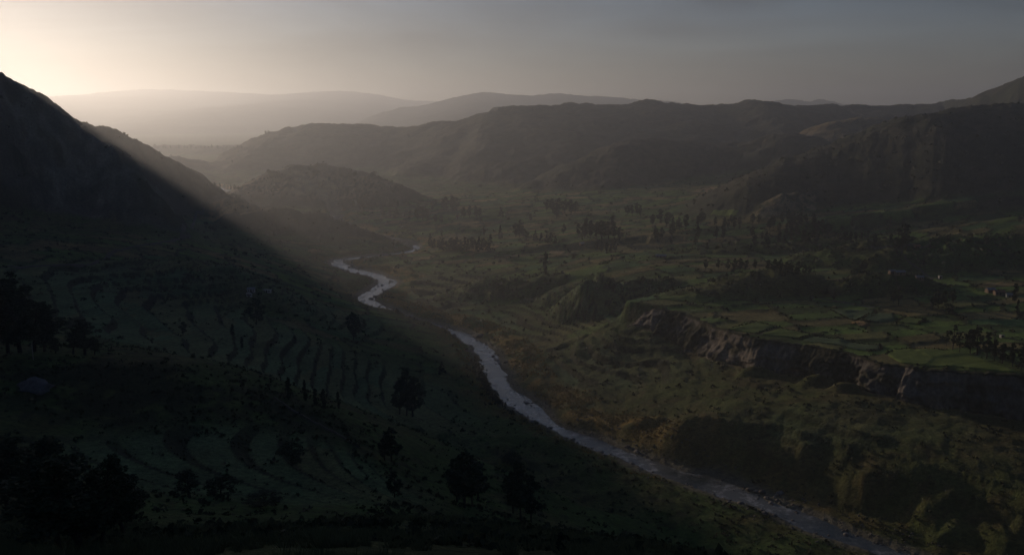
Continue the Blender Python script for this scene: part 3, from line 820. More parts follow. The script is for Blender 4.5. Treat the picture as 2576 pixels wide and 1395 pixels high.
def point_in_poly(x, y, poly):
    ins = np.zeros(x.shape, bool)
    n = len(poly)
    for i in range(n):
        x0, y0 = poly[i]; x1, y1 = poly[(i + 1) % n]
        c = ((y0 > y) != (y1 > y)) & (x < (x1 - x0) * (y - y0) / (y1 - y0 + 1e-12) + x0)
        ins ^= c
    return ins

def crop_mat(name, color):
    m, nt, b = new_mat(name)
    n = noise_node(nt, .25, 4, .6); n2 = noise_node(nt, 1.6, 3, .6, stretch=(1, 3, 1))
    f = map_range(nt, n.outputs["Fac"], .3, .7, .75, 1.25); f2 = map_range(nt, n2.outputs["Fac"], .3, .7, .75, 1.25)
    nt.links.new(scaled(nt, scaled(nt, color, f), f2), b.inputs["Base Color"])
    bump(nt, b, n2.outputs["Fac"], .6, .4)
    return m
M_CROP = crop_mat("young_crop", (.135, .185, .050)); M_CROP2 = crop_mat("bluish_crop", (.092, .138, .066)); M_STUBBLE = crop_mat("stubble", (.33, .22, .105)); M_STUB2 = crop_mat("pale_stubble", (.26, .20, .10))
FIELD_POLYS = []
def field(pix, mat, label):
    W = np.array([hit(*p) for p in pix])
    # round the outline a little
    ring = []
    n = len(W)
    for i in range(n):
        a, b = W[i, :2], W[(i + 1) % n, :2]
        for k in range(6):
            t = k / 6
            q = a * (1 - t) + b * t
            d = b - a; nn = np.array([-d[1], d[0]]) / (np.linalg.norm(d) + 1e-9)
            ring.append(q + nn * .9 * float(fbm(np.array([q[0] / 9]), np.array([q[1] / 9]), 2, 621)[0]))
    ring = np.array(ring)
    FIELD_POLYS.append(ring)
    st = max(1.0, (ring[:, 0].max() - ring[:, 0].min()) / 60)
    gx = np.arange(ring[:, 0].min(), ring[:, 0].max() + st, st); gy = np.arange(ring[:, 1].min(), ring[:, 1].max() + st * 1.5, st * 1.5)
    X, Y = np.meshgrid(gx, gy)
    ins = point_in_poly(X, Y, ring)
    # a ring of skirt vertices sinks into the ground
    core = ins.copy()
    grow = ins.copy()
    grow[1:] |= ins[:-1]; grow[:-1] |= ins[1:]; grow[:, 1:] |= ins[:, :-1]; grow[:, :-1] |= ins[:, 1:]
    hz = height_at(X, Y)
    Z = np.where(core, hz + .55, hz - .6)
    F = grid_faces(*X.shape)
    F = F[grow.ravel()[F].all(1)]
    used, inv = np.unique(F, return_inverse=True)
    V = np.stack([X, Y, Z], -1).reshape(-1, 3)[used]
    me = raw_mesh("field", V, inv.reshape(-1, 4))
    me.materials.append(mat)
    tag(link(bpy.data.objects.new("field", me)), label, kind="structure")
    return W
F1 = field([(1832, 830), (1902, 811), (1950, 822), (1902, 840)], M_CROP, "leftmost bright green field at the brink of the cliff")
F2 = field([(1912, 841), (1962, 827), (2047, 842), (2007, 853)], M_CROP, "second bright green field at the brink of the cliff")
F3 = field([(2017, 858), (2052, 846), (2130, 856), (2212, 870), (2212, 880), (2182, 884)], M_CROP2, "long bluish green field at the brink of the cliff")
F4 = field([(2229, 892), (2247, 881), (2320, 878), (2382, 882), (2432, 892), (2500, 915), (2573, 941), (2500, 935), (2417, 926), (2320, 920), (2267, 914)], M_CROP, "large bright green field tapering to the right along the cliff")
F5 = field([(2140, 812), (2157, 807), (2197, 816), (2167, 821)], M_STUBBLE, "small orange stubble plot above the bluish field")
F6 = field([(1379, 637), (1386, 629), (1424, 633), (1412, 642)], M_STUB2, "square tan plot beside the dark cypress")
F7 = field([(2170, 806), (2196, 790), (2246, 790), (2248, 806), (2215, 813)], M_CROP2, "curved bluish plot right of the orange stubble")
F8 = field([(2254, 811), (2283, 798), (2327, 803), (2307, 817)], M_CROP, "small green plot between hedges behind the curved plot")
F9 = field([(2088, 778), (2120, 795), (2150, 806), (2198, 795), (2200, 780)], M_CROP2, "dull green plot left of the curved plot")
F10 = field([(1640, 752), (1700, 744), (1800, 752), (1760, 762)], M_CROP, "narrow green plot just right of the dark dome")
F11 = field([(2460, 714), (2520, 711), (2575, 716), (2572, 722), (2500, 720)], M_STUB2, "pale stubble strip near the sheds at the right edge")
F12 = field([(1785, 541), (1795, 528), (1860, 530), (1850, 544)], M_CROP, "distant pale green plot below the pink landslip")

# ---------------------------------------------------------------- foliage
def leaf_quads(centers, size, rs, flat=0.0):
    """one small quad at each centre, turned at random; returns V, F"""
    n = len(centers)
    a = rs.normal(size=(n, 3)); a[:, 2] *= (1 - flat)
    a /= np.linalg.norm(a, axis=1)[:, None] + 1e-9
    b = rs.normal(size=(n, 3)); b -= (b * a).sum(1)[:, None] * a
    b /= np.linalg.norm(b, axis=1)[:, None] + 1e-9
    s = (np.asarray(size) * (.6 + .8 * rs.random(n)))[:, None]
    V = np.stack([centers - a * s * .5, centers + b * s * .32, centers + a * s * .5, centers - b * s * .32], 1)
    F = np.arange(4 * n).reshape(n, 4)
    return V.reshape(-1, 3), F

def tube(path, radii, sides=6):
    P = np.asarray(path, float); n = len(P)
    T = np.gradient(P, axis=0); T /= np.linalg.norm(T, axis=1)[:, None] + 1e-9
    V = []
    for i in range(n):
        t = T[i]; u = np.cross(t, [.3, 1, .2]); u /= np.linalg.norm(u); v = np.cross(t, u)
        for k in range(sides):
            an = 2 * math.pi * k / sides
            V.append(P[i] + radii[i] * (math.cos(an) * u + math.sin(an) * v))
    F = []
    for i in range(n - 1):
        for k in range(sides):
            F.append((i * sides + k, i * sides + (k + 1) % sides, (i + 1) * sides + (k + 1) % sides, (i + 1) * sides + k))
    return np.array(V), np.array(F)

def join(parts):
    off = 0; Vs, Fs = [], []
    for V, F in parts:
        Vs.append(V); Fs.append(F + off); off += len(V)
    return np.vstack(Vs), np.vstack(Fs)

def leaf_mat(name, c1, c2):
    m, nt, b = new_mat(name)
    b.inputs["Roughness"].default_value = .7
    b.inputs["Specular IOR Level"].default_value = .1
    oi = nt.nodes.new("ShaderNodeObjectInfo")
    n = noise_node(nt, .8, 3, .6)
    ad = nt.nodes.new("ShaderNodeMath"); ad.operation = 'MULTIPLY_ADD'
    nt.links.new(n.outputs["Fac"], ad.inputs[0]); ad.inputs[1].default_value = .8
    nt.links.new(map_range(nt, oi.outputs["Random"], 0, 1, -.2, .4), ad.inputs[2])
    nt.links.new(mix_col(nt, ad.outputs[0], c1, c2), b.inputs["Base Color"])
    return m
M_LEAF = leaf_mat("eucalyptus_leaves", (.026, .038, .022), (.055, .068, .036))
M_DLEAF = leaf_mat("cypress_leaves", (.014, .022, .012), (.030, .040, .020))
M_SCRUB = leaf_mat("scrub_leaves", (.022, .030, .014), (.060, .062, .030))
M_GOLD = leaf_mat("dry_and_sunlit_grass", (.17, .125, .045), (.34, .245, .085))
M_BARK = simple_mat("bark", (.045, .038, .031), .35, 1.2)

def tree_meshes(seed, kind, nleaf, leaf, H=16.0):
    rs = np.random.default_rng(seed)
    lean = rs.normal(size=2) * .35
    zz = np.linspace(0, 1, 7)
    sway = np.cumsum(rs.normal(size=(7, 2)) * .16, axis=0)
    trunk = np.stack([lean[0] * zz * 2 + sway[:, 0], lean[1] * zz * 2 + sway[:, 1], zz * H * .93], 1)
    trunk[:, :2] -= trunk[0, :2]; trunk[0, 2] = -1.0
    rad = .30 * (1 - zz * .86) * (1.25 if kind == 'round' else 1)
    parts = [tube(trunk, rad, 7)]
    low, R, ncl, cr = dict(euc=(.26, .20, 34, .075), airy=(.30, .19, 20, .062), col=(.06, .095, 30, .058), round=(.20, .37, 38, .095), cone=(.10, .22, 36, .065))[kind]
    cen, rad_c = [], []
    for k in range(ncl):
        t = low + (1 - low) * ((k + rs.random()) / ncl)
        q = (t - low) / (1 - low)
        if kind == 'cone': prof = (1 - q) ** .8 * 1.0 + .06
        elif kind == 'col': prof = math.sin(math.pi * (.12 + .86 * q)) ** .6
        elif kind == 'round': prof = math.sin(math.pi * (.10 + .88 * q)) ** .7
        else: prof = (math.sin(math.pi * (.08 + .90 * q)) ** .8) * (.62 + .6 * rs.random())
        an = rs.random() * 6.283; rr = R * H * prof * math.sqrt(rs.random()) * 1.0
        base = np.array([np.interp(t, zz, trunk[:, 0]), np.interp(t, zz, trunk[:, 1]), t * H * .96])
        c = base + np.array([math.cos(an) * rr, math.sin(an) * rr, rs.normal() * .25])
        cen.append(c); rad_c.append(cr * H * (.7 + .6 * rs.random()) * (1 - .35 * q if kind in ('cone', 'euc', 'airy') else 1))
        if k % 3 == 0 and kind not in ('col',):
            b0 = np.array([np.interp(max(0.1, t - .12), zz, trunk[:, 0]), np.interp(max(0.1, t - .12), zz, trunk[:, 1]), max(.1, t - .12) * H * .93])
            parts.append(tube([b0, (b0 + c) / 2 + [0, 0, .25], c], [.085, .06, .025], 5))
    cen = np.array(cen); rad_c = np.array(rad_c)
    w = rad_c ** 2; which = rs.choice(ncl, nleaf, p=w / w.sum())
    d = rs.normal(size=(nleaf, 3)); d /= np.linalg.norm(d, axis=1)[:, None]
    rr = rad_c[which] * rs.random(nleaf) ** .45
    pts = cen[which] + d * rr[:, None] * np.array([1, 1, .85 if kind != 'col' else 1.3])
    pts[:, 2] = np.clip(pts[:, 2], .4, None)
    return join(parts), leaf_quads(pts, np.full(nleaf, leaf), rs)

ARCH = {}
for kind, n, nl, lf in (('euc', 5, 1500, 1.0), ('airy', 2, 650, .95), ('col', 3, 900, .9), ('round', 3, 1500, 1.0), ('cone', 2, 1400, 1.0)):
    ARCH[kind] = []
    for i in range(n):
        (tv, tf), (cv, cf) = tree_meshes(1000 + 31 * i + len(kind) * 7, kind, nl, lf)
        tm = raw_mesh("trunk", tv, tf); tm.materials.append(M_BARK)
        cm = raw_mesh("crown", cv, cf, smooth=False); cm.materials.append(M_DLEAF if kind in ('col', 'cone') else M_LEAF)
        ARCH[kind].append((tm, cm))
ARCH['near'] = []
for i in range(3):
    (tv, tf), (cv, cf) = tree_meshes(2000 + 17 * i, 'euc', 5200, .42)
    tm = raw_mesh("trunk", tv, tf); tm.materials.append(M_BARK)
    cm = raw_mesh("crown", cv, cf, smooth=False); cm.materials.append(M_LEAF)
    ARCH['near'].append((tm, cm))

TREE_NAME = dict(euc='eucalyptus_tree', airy='eucalyptus_tree', col='cypress_tree', round='broadleaf_tree', cone='conifer_tree', near='eucalyptus_tree')
TREE_COUNT = [0]
TREES = []
def plant(kind, px, py, hpx, label, group, xyz=None):
    x, y, z = xyz if xyz else hit(px, py)
    H = CAM_Z + ray(px, py - hpx)[1] * y - z
    i = TREE_COUNT[0]; TREE_COUNT[0] += 1
    tm, cm = ARCH[kind][i % len(ARCH[kind])]
    r = bpy.data.objects.new(TREE_NAME[kind], None)
    r.empty_display_size = .5
    r.location = (x, y, z - .1)
    s = H / 16.0
    wd = s * (.82 + .75 * hash01(np.array([i]), np.array([3]), 5)[0])
    if kind in ('euc', 'round', 'airy'): wd = max(wd, .62)
    if kind == 'near': wd *= 1.5
    r.scale = (wd, wd, s)
    r.rotation_euler = (0, 0, i * 2.4)
    link(r)
    link(bpy.data.objects.new("trunk", tm), r); link(bpy.data.objects.new("crown", cm), r)
    tag(r, label, "tree", group)
    TREES.append((x, y, H))
    return r

ORD = ["first", "second", "third", "fourth", "fifth", "sixth", "seventh", "eighth", "ninth", "tenth", "eleventh", "twelfth", "thirteenth", "fourteenth", "fifteenth", "sixteenth"]
def zone(where, items, look, group=None):
    """items: (kind, x, base y, height) in the survey; labelled one by one along the row from the left"""
    items = sorted(items, key=lambda t: t[1])
    for k, (kind, px, py, h) in enumerate(items):
        if len(items) == 1: lab = f"{look} {where}"
        elif len(items) == 2: lab = f"{'left' if k == 0 else 'right'} one of two {look}s {where}"
        else: lab = f"{look} {where}, {ORD[k]} from the left"
        plant(kind, px, py, h, lab, group or f"trees {where}")

zone("beside the square tan plot", [('col', 1372, 688, 56)], "dark narrow cypress")
zone("above the left bank terraces, near the white sheds", [('round', 644, 816, 66)], "broad dark tree")
zone("on the left bank, standing alone", [('round', 889, 855, 70)], "round dark tree")
zone("among the left terraces", [('euc', 460, 843, 34), ('col', 584, 843, 28), ('col', 609, 875, 28)], "small dark tree")
zone("below the terraced bowl", [('col', 728, 1000, 52), ('col', 768, 1008, 52), ('col', 794, 1018, 42), ('col', 815, 1028, 52), ('col', 853, 1028, 44)], "slim poplar")
zone("in the dark clump left of the river", [('euc', 1005, 1042, 95), ('euc', 1022, 1045, 122), ('euc', 1038, 1048, 100)], "tall eucalyptus")
zone("beside the small lit terraces", [('cone', 1112, 940, 32)], "small pointed conifer")
zone("leaning over the left water's edge", [('round', 1196, 928, 34), ('round', 1203, 948, 36), ('round', 1213, 968, 34), ('round', 1224, 988, 32), ('round', 1238, 1008, 30), ('round', 1252, 1020, 24)], "bushy tree")
zone("at the water's edge", [('col', 1264, 1024, 15), ('col', 1270, 1027, 17)], "tiny cypress")
zone("on the dark near slope, left clump", [('euc', 968, 1158, 62), ('euc', 986, 1162, 88), ('euc', 992, 1250, 70)], "dark eucalyptus")
zone("on the dark near slope, middle clump", [('euc', 1150, 1262, 112), ('euc', 1168, 1275, 142), ('euc', 1188, 1272, 130), ('euc', 1202, 1256, 92)], "tall dark eucalyptus")
zone("on the dark near slope, right clump", [('euc', 1290, 1290, 110), ('euc', 1310, 1308, 150), ('euc', 1336, 1312, 120)], "big dark eucalyptus")
zone("under the lit river bank on the near slope", [('round', 1276, 1166, 28), ('round', 1292, 1167, 32)], "low round tree")
zone("at the bottom edge of the view", [('cone', 1410, 1393, 62)], "pointed young conifer")
zone("behind the dark mound at the left edge", [('near', -8, 888, 235), ('near', 20, 888, 205), ('near', 52, 886, 175), ('near', 86, 884, 135), ('near', 112, 884, 95)], "very tall dark eucalyptus")
zone("behind the rim of the dark mound", [('near', 140, 888, 42), ('near', 184, 890, 76), ('near', 214, 892, 88), ('near', 237, 893, 50)], "dark bushy eucalyptus")
zone("in the black foreground thicket", [('near', 18, 1292, 190), ('near', 60, 1282, 178), ('near', 102, 1292, 200), ('near', 150, 1385, 225), ('near', 203, 1393, 262), ('near', 262, 1388, 240), ('near', 312, 1350, 180), ('near', 336, 1302, 118)], "near eucalyptus")
zone("on the foreground terraces", [('round', 475, 1238, 56), ('round', 556, 1250, 54), ('round', 664, 1270, 34), ('round', 735, 1170, 60)], "dark bush")
zone("on the near rim", [('near', 1045, 1360, 46)], "low dark bush")
zone("in the row above the dark mounds", [('euc', 1773, 678, 26), ('euc', 1806, 678, 29), ('euc', 1830, 679, 25), ('euc', 1846, 680, 31), ('euc', 1861, 680, 32), ('euc', 1874, 679, 24), ('euc', 1899, 679, 29), ('euc', 1930, 684, 30), ('euc', 1946, 685, 35),
     ('euc', 1962, 686, 36), ('euc', 1975, 686, 28), ('euc', 1990, 689, 30), ('euc', 2006, 691, 34), ('euc', 2022, 692, 28), ('euc', 2034, 690, 22)], "dark eucalyptus")
zone("beside the tan slope right of the tree row", [('euc', 2165, 684, 25), ('euc', 2175, 682, 30)], "small eucalyptus")
zone("on the pale path below the mounds", [('col', 2096, 752, 26)], "single dark tree")
zone("below the right-hand mound", [('euc', 2246, 764, 38), ('airy', 2259, 768, 54)], "airy eucalyptus")
zone("in the dark clump on the right of the plateau", [('euc', 2345, 776, 32), ('euc', 2360, 773, 40), ('euc', 2376, 769, 41), ('euc', 2396, 763, 36), ('round', 2385, 790, 28)], "dark eucalyptus")
zone("at the right edge beside the sheds", [('col', 2551, 757, 44), ('col', 2559, 789, 36)], "rounded dark cypress")
zone("above the large green field at the cliff", [('airy', 2380, 870, 42), ('airy', 2396, 880, 66), ('airy', 2413, 885, 52), ('euc', 2440, 889, 62), ('airy', 2456, 893, 75), ('euc', 2481, 902, 70), ('euc', 2501, 908, 58), ('euc', 2521, 914, 52), ('euc', 2546, 922, 60), ('euc', 2567, 928, 62)], "feathery eucalyptus")
zone("by the grey track on the right", [('airy', 2236, 578, 34), ('airy', 2256, 636, 62), ('airy', 2267, 640, 84), ('airy', 2281, 632, 70), ('euc', 2241, 608, 22), ('euc', 2200, 617, 31)], "tall airy eucalyptus")
zone("in the line left of the grey track", [('euc', 2050, 586, 30), ('euc', 2057, 591, 37), ('euc', 2068, 593, 41), ('euc', 2081, 591, 31), ('euc', 2112, 611, 26), ('euc', 2125, 611, 29), ('euc', 2138, 610, 29), ('euc', 2151, 607, 23), ('euc', 2165, 605, 23), ('euc', 2179, 603, 22)], "distant eucalyptus")
zone("below the small hut", [('euc', 1500, 634, 26), ('euc', 1512, 636, 31), ('euc', 1524, 637, 29), ('euc', 1536, 634, 21), ('euc', 1546, 635, 29)], "dark compact tree")
zone("behind the square tan plot", [('cone', 1347, 606, 28), ('cone', 1360, 609, 25), ('cone', 1375, 610, 21), ('cone', 1385, 612, 29), ('cone', 1396, 612, 21)], "dark pointed conifer")
zone("standing alone beyond the conifers", [('euc', 1417, 589, 27)], "small airy tree")
zone("left of the conifers on the plain", [('euc', 1297, 596, 35), ('euc', 1306, 597, 45), ('euc', 1316, 599, 31), ('euc', 1323, 602, 22)], "tall hazy tree")
zone("right of the river grove", [('cone', 1259, 601, 35)], "steep pointed conifer")
zone("far behind the pointed conifer", [('cone', 1259, 547, 26), ('euc', 1217, 596, 28)], "hazy tree")
zone("on the hazy fields beyond the conifers", [('euc', 1335, 560, 25), ('euc', 1347, 512, 21)], "faint tree")
zone("in the low field above the far bend", [('euc', 890, 523, 20), ('euc', 905, 523, 27), ('euc', 915, 522, 21), ('col', 910, 539, 24), ('airy', 929, 520, 29), ('euc', 859, 531, 12), ('euc', 950, 518, 14), ('euc', 975, 523, 22), ('euc', 990, 523, 25), ('euc', 1001, 523, 20)], "hazy tree")
zone("on the brink above the far river bend", [('euc', 963, 544, 20), ('euc', 981, 549, 24), ('cone', 996, 550, 29), ('euc', 1030, 546, 18), ('euc', 1050, 554, 28), ('round', 1063, 554, 35), ('euc', 1076, 554, 29), ('euc', 1095, 561, 23), ('euc', 1110, 563, 23), ('airy', 1088, 528, 27), ('euc', 1052, 523, 14)], "misty dark tree")
zone("in the misty clump at mid valley", [('euc', 1115, 528, 26), ('euc', 1123, 529, 34), ('euc', 1136, 531, 40), ('euc', 1148, 529, 34), ('euc', 1166, 549, 28), ('euc', 1181, 549, 34), ('euc', 1197, 549, 32), ('euc', 1205, 547, 26)], "hazy eucalyptus")
GROVE = [('cone', 1083, 622, 36), ('cone', 1092, 625, 26), ('airy', 1110, 626, 42)] + [('cone' if i % 3 else 'euc', 1104 + 9.2 * i, 630 + (i % 4), 27 + (i * 7) % 13) for i in range(14)] + [('cone', 1232, 633, 46)]
for k, (kind, px, py, h) in enumerate(GROVE):
    plant(kind, px, py, h, "dark conifer in the dense grove on the river bluff at mid picture", "grove on the river bluff")
for (kind, px, py, h) in [('euc', 1375, 531, 30), ('euc', 1390, 536, 38), ('euc', 1405, 536, 40), ('euc', 1420, 536, 34), ('euc', 1435, 541, 40), ('euc', 1446, 536, 30), ('euc', 1400, 549, 30), ('euc', 1455, 596, 36), ('euc', 1470, 599, 40), ('euc', 1485, 601, 48),
        ('euc', 1500, 601, 44), ('euc', 1515, 605, 52), ('euc', 1530, 601, 47), ('euc', 1545, 603, 40), ('euc', 1558, 606, 36), ('euc', 1475, 576, 30), ('euc', 1540, 576, 36), ('euc', 1578, 541, 26), ('euc', 1590, 543, 29), ('euc', 1602, 541, 33), ('euc', 1611, 546, 30)]:
    plant(kind, px, py, h, "shadowy eucalyptus in the scattered wood behind the small hut", "scattered wood behind the hut")
rs = np.random.default_rng(44)
for k in range(58):
    px = 1640 + 420 * rs.random(); py = 556 + 66 * rs.random()
    plant('euc', px, py, 22 + 16 * rs.random(), "dark eucalyptus in the shadowed wood at the foot of the right hills", "shadowed wood on the right")
zone("in the backlit row beyond the sunlit ridge", [('cone', 522, 471, 12), ('euc', 541, 472, 13), ('col', 554, 473, 13), ('euc', 565, 475, 12), ('col', 573, 475, 9), ('col', 581, 478, 14), ('euc', 591, 478, 14), ('round', 599, 478, 8)], "tiny backlit tree")
zone("on the pale hazy ridge", [('euc', 430, 398, 10), ('euc', 584, 412, 10), ('euc', 655, 429, 10)], "faint lone tree")
for k in range(22):
    px = 385 + 230 * (k + .6 * rs.random()) / 22
    plant('euc' if k % 3 else 'round', px, 374, 5 + 6 * rs.random(), "faint tree in the far hazy tree line under the bright haze", "far hazy tree line")
zone("on the left shoulder of the long ridge", [('round', 668, 338, 9), ('round', 676, 336, 7)], "small bush silhouetted")
for k in range(34):
    px = 640 + 350 * rs.random(); py = 426 + 60 * rs.random() ** 1.6 + 18 * abs(px - 800) / 200
    plant('round', px, py, 6 + 7 * rs.random(), "misty tree on the rounded knoll left of centre", "trees on the misty knoll")

# ---------------------------------------------------------------- stones of the river
def ico():
    t = (1 + 5 ** .5) / 2
    V = np.array([(-1, t, 0), (1, t, 0), (-1, -t, 0), (1, -t, 0), (0, -1, t), (0, 1, t), (0, -1, -t), (0, 1, -t), (t, 0, -1), (t, 0, 1), (-t, 0, -1), (-t, 0, 1)], float)
    V /= np.linalg.norm(V[0])
    F = np.array([(0, 11, 5), (0, 5, 1), (0, 1, 7), (0, 7, 10), (0, 10, 11), (1, 5, 9), (5, 11, 4), (11, 10, 2), (10, 7, 6), (7, 1, 8), (3, 9, 4), (3, 4, 2), (3, 2, 6), (3, 6, 8), (3, 8, 9), (4, 9, 5), (2, 4, 11), (6, 2, 10), (8, 6, 7), (9, 8, 1)])
    return V, F
ICO_V, ICO_F = ico()
def subdiv(V, F):
    cache = {}; V = list(map(tuple, V)); out = []
    def mid(a, b):
        k = (min(a, b), max(a, b))
        if k not in cache:
            m = (np.array(V[a]) + np.array(V[b])) / 2; m /= np.linalg.norm(m); V.append(tuple(m)); cache[k] = len(V) - 1
        return cache[k]
    for a, b, c in F:
        ab, bc, ca = mid(a, b), mid(b, c), mid(c, a)
        out += [(a, ab, ca), (b, bc, ab), (c, ca, bc), (ab, bc, ca)]
    return np.array(V), np.array(out)
ICO2_V, ICO2_F = subdiv(ICO_V, ICO_F)

def stone_mat(name, c):
    m, nt, b = new_mat(name)
    b.inputs["Roughness"].default_value = .75
    oi = nt.nodes.new("ShaderNodeObjectInfo")
    n = noise_node(nt, 1.3, 5, .65)
    f = map_range(nt, n.outputs["Fac"], .3, .7, .6, 1.35); f2 = map_range(nt, oi.outputs["Random"], 0, 1, .7, 1.4)
    nt.links.new(scaled(nt, scaled(nt, c, f), f2), b.inputs["Base Color"])
    bump(nt, b, n.outputs["Fac"], .7, .15)
    return m
M_STONE = stone_mat("river_stone", (.17, .155, .145))

rs = np.random.default_rng(77)
BOULDER = []
for i in range(6):
    V = ICO2_V * (1 + .28 * (rs.random((len(ICO2_V), 1)) - .5)) * np.array([1 + .4 * rs.random(), 1, .55 + .3 * rs.random()])
    me = raw_mesh("river_boulder", V, ICO2_F, smooth=False); me.materials.append(M_STONE)
    BOULDER.append(me)

def river_points(n, seed, lo, hi, smin=0, smax=1e9):
    """points beside the river: offset measured from the water's edge"""
    r = np.random.default_rng(seed)
    seg = np.linalg.norm(np.diff(RL[:, :2], axis=0), axis=1); arc = np.concatenate([[0], np.cumsum(seg)])
    S_ = smin + (min(arc[-1], smax) - smin) * r.random(n)
    px_ = np.interp(S_, arc, RL[:, 0]); py_ = np.interp(S_, arc, RL[:, 1]); pz_ = np.interp(S_, arc, RL[:, 2])
    nx_ = np.interp(S_, arc, nor[:, 0]); ny_ = np.interp(S_, arc, nor[:, 1])
    side = np.where(r.random(n) < .58, -1, 1)
    off = side * (lo + (hi - lo) * r.random(n) ** 1.0)
    return px_ + nx_ * off, py_ + ny_ * off, pz_, S_, side, off

bx, by, bz, bs, bside, boff = river_points(1400, 5, 2.0, 15.0, 60, 900)
cl = fbm(bx / 14, by / 14, 2, 801)
ok = np.nonzero((cl > -.05) & (by > 290))[0][:200]
zone_names = [(0, 470, "in the lower dark reach"), (470, 620, "in the broad grey reach beside the golden bank"), (620, 5000, "in the rapids of the upper bend")]
for i in ok:
    x, y = bx[i], by[i]
    z = max(float(height_at(x, y)), bz[i] - .45)
    o = bpy.data.objects.new("river_boulder", BOULDER[i % 6])
    r = (.45 + 1.0 * rs.random() ** 2.2) * (1 if y < 620 else 1.35)
    o.scale = (r * 1.15, r, r); o.rotation_euler = (0, 0, rs.random() * 6.28); o.location = (x, y, z + .12 * r)
    link(o)
    where = next(t for a, b, t in zone_names if a <= y < b)
    at_ = "standing in the water" if abs(boff[i]) < 6.5 else ("on the right bank gravel" if bside[i] < 0 else "on the left bank gravel")
    tag(o, f"grey boulder {at_} {where}", "boulder", f"boulders {at_} {where}")

def stone_field(name, x, y, z, r, seed):
    q = np.random.default_rng(seed)
    n = len(x)
    jit = 1 + .35 * (q.random((n, 12, 1)) - .5)
    an = q.random(n) * 6.28
    sq = np.stack([1 + .5 * q.random(n), 1 + 0 * an, .5 + .35 * q.random(n)], 1)
    V = ICO_V[None] * jit * sq[:, None, :]
    c, s = np.cos(an)[:, None], np.sin(an)[:, None]
    X = V[..., 0] * c - V[..., 1] * s; Y = V[..., 0] * s + V[..., 1] * c
    V = np.stack([X, Y, V[..., 2]], -1) * r[:, None, None] + np.stack([x, y, z], -1)[:, None, :]
    F = ICO_F[None] + (np.arange(n) * 12)[:, None, None]
    return raw_mesh(name, V.reshape(-1, 3), F.reshape(-1, 3), smooth=False)

gx, gy, gz, gs, gside, goff = river_points(5200, 6, 3.0, 19.0, 40, 1000)
gm = (fbm(gx / 12, gy / 12, 3, 802) > -.35)
gx, gy, gz = gx[gm], gy[gm], gz[gm]
gr = .18 + .5 * rs.random(len(gx)) ** 3
hz = np.maximum(height_at(gx, gy), gz - .42)
me = stone_field("river_stones", gx, gy, hz + .05, gr, 9)
me.materials.append(M_STONE)
tag(link(bpy.data.objects.new("river_stones", me)), "loose grey stones along both banks of the river", kind="stuff")

# ---------------------------------------------------------------- scrub, hedges between plots, tussocks
def bush_cloud(name, x, y, z, r, h, per, leaf, seed, mat):
    q = np.random.default_rng(seed)
    n = len(x)
    d = q.normal(size=(n, per, 3)); d /= np.linalg.norm(d, axis=2)[..., None]
    d[..., 2] = np.abs(d[..., 2])
    rad = q.random((n, per, 1)) ** .4
    P = np.stack([x, y, z], -1)[:, None] + d * rad * np.stack([r, r, h], -1)[:, None]
    V, F = leaf_quads(P.reshape(-1, 3), np.repeat(leaf * r, per), q)
    me = raw_mesh(name, V, F, smooth=False)
    me.materials.append(mat)
    return link(bpy.data.objects.new(name, me))

q = np.random.default_rng(321)
N = 190000
ri = q.random(N) * (NR - 2); cj = q.random(N) * (NC - 2)
yy = np.exp(math.log(58.0) + ri / (NR - 1) * (math.log(3680.0) - math.log(58.0))) - YO
tt = -.74 + cj / (NC - 1) * 1.48
xx = tt * (yy + YO)
inview = (np.abs(tt * (yy + YO) / np.maximum(yy, 1)) < .66) & (yy > 75) & (yy < 1500)
xx, yy = xx[inview], yy[inview]
g = {k: field_at(k, xx, yy) for k in ('plain', 'edge', 'riser', 't1', 't2', 'gravel', 'hill', 'rd', 'half', 'comp', 'sd', 'cs', 'dome', 'rside')}
patch = fbm(xx / 22, yy / 22, 3, 811)
pl = g['plain'] > .05
g['edge'][pl] = parcels(xx[pl], yy[pl])[1]
prob = .12 + .55 * sstep(patch, -.1, .8)
prob = prob * (1 - g['plain'] * .93) * (1 - g['t1'] * .85) * (1 - g['t2'] * .6)
prob = prob + .95 * g['plain'] * (g['edge'] < .7) + .55 * g['riser'] + .3 * (g['dome'] > 1.2)
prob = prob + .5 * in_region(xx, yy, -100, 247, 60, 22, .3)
prob = prob * (g['gravel'] < .3) * np.where((g['comp'] == 1), .35, 1)
for ring in FIELD_POLYS:
    prob = np.where(point_in_poly(xx, yy, ring), 0, prob)
keep = q.random(len(xx)) < prob
xx, yy = xx[keep], yy[keep]; gk = {k: v[keep] for k, v in g.items()}
zz = height_at(xx, yy)
r = (.5 + 1.35 * q.random(len(xx)) ** 2.2) * np.clip(yy / 420, .7, 2.0)
r = np.where((gk['plain'] > .5) | (gk['riser'] > .5), r * .75, r)
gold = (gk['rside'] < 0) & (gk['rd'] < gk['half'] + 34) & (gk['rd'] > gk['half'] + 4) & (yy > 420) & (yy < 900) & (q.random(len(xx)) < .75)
print("scrub", len(xx), "gold", int(gold.sum()))
m1 = ~gold
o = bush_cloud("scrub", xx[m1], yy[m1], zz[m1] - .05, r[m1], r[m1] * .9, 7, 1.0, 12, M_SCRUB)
tag(o, "low dark scrub and hedge growth over the slopes and between the plots", kind="stuff")

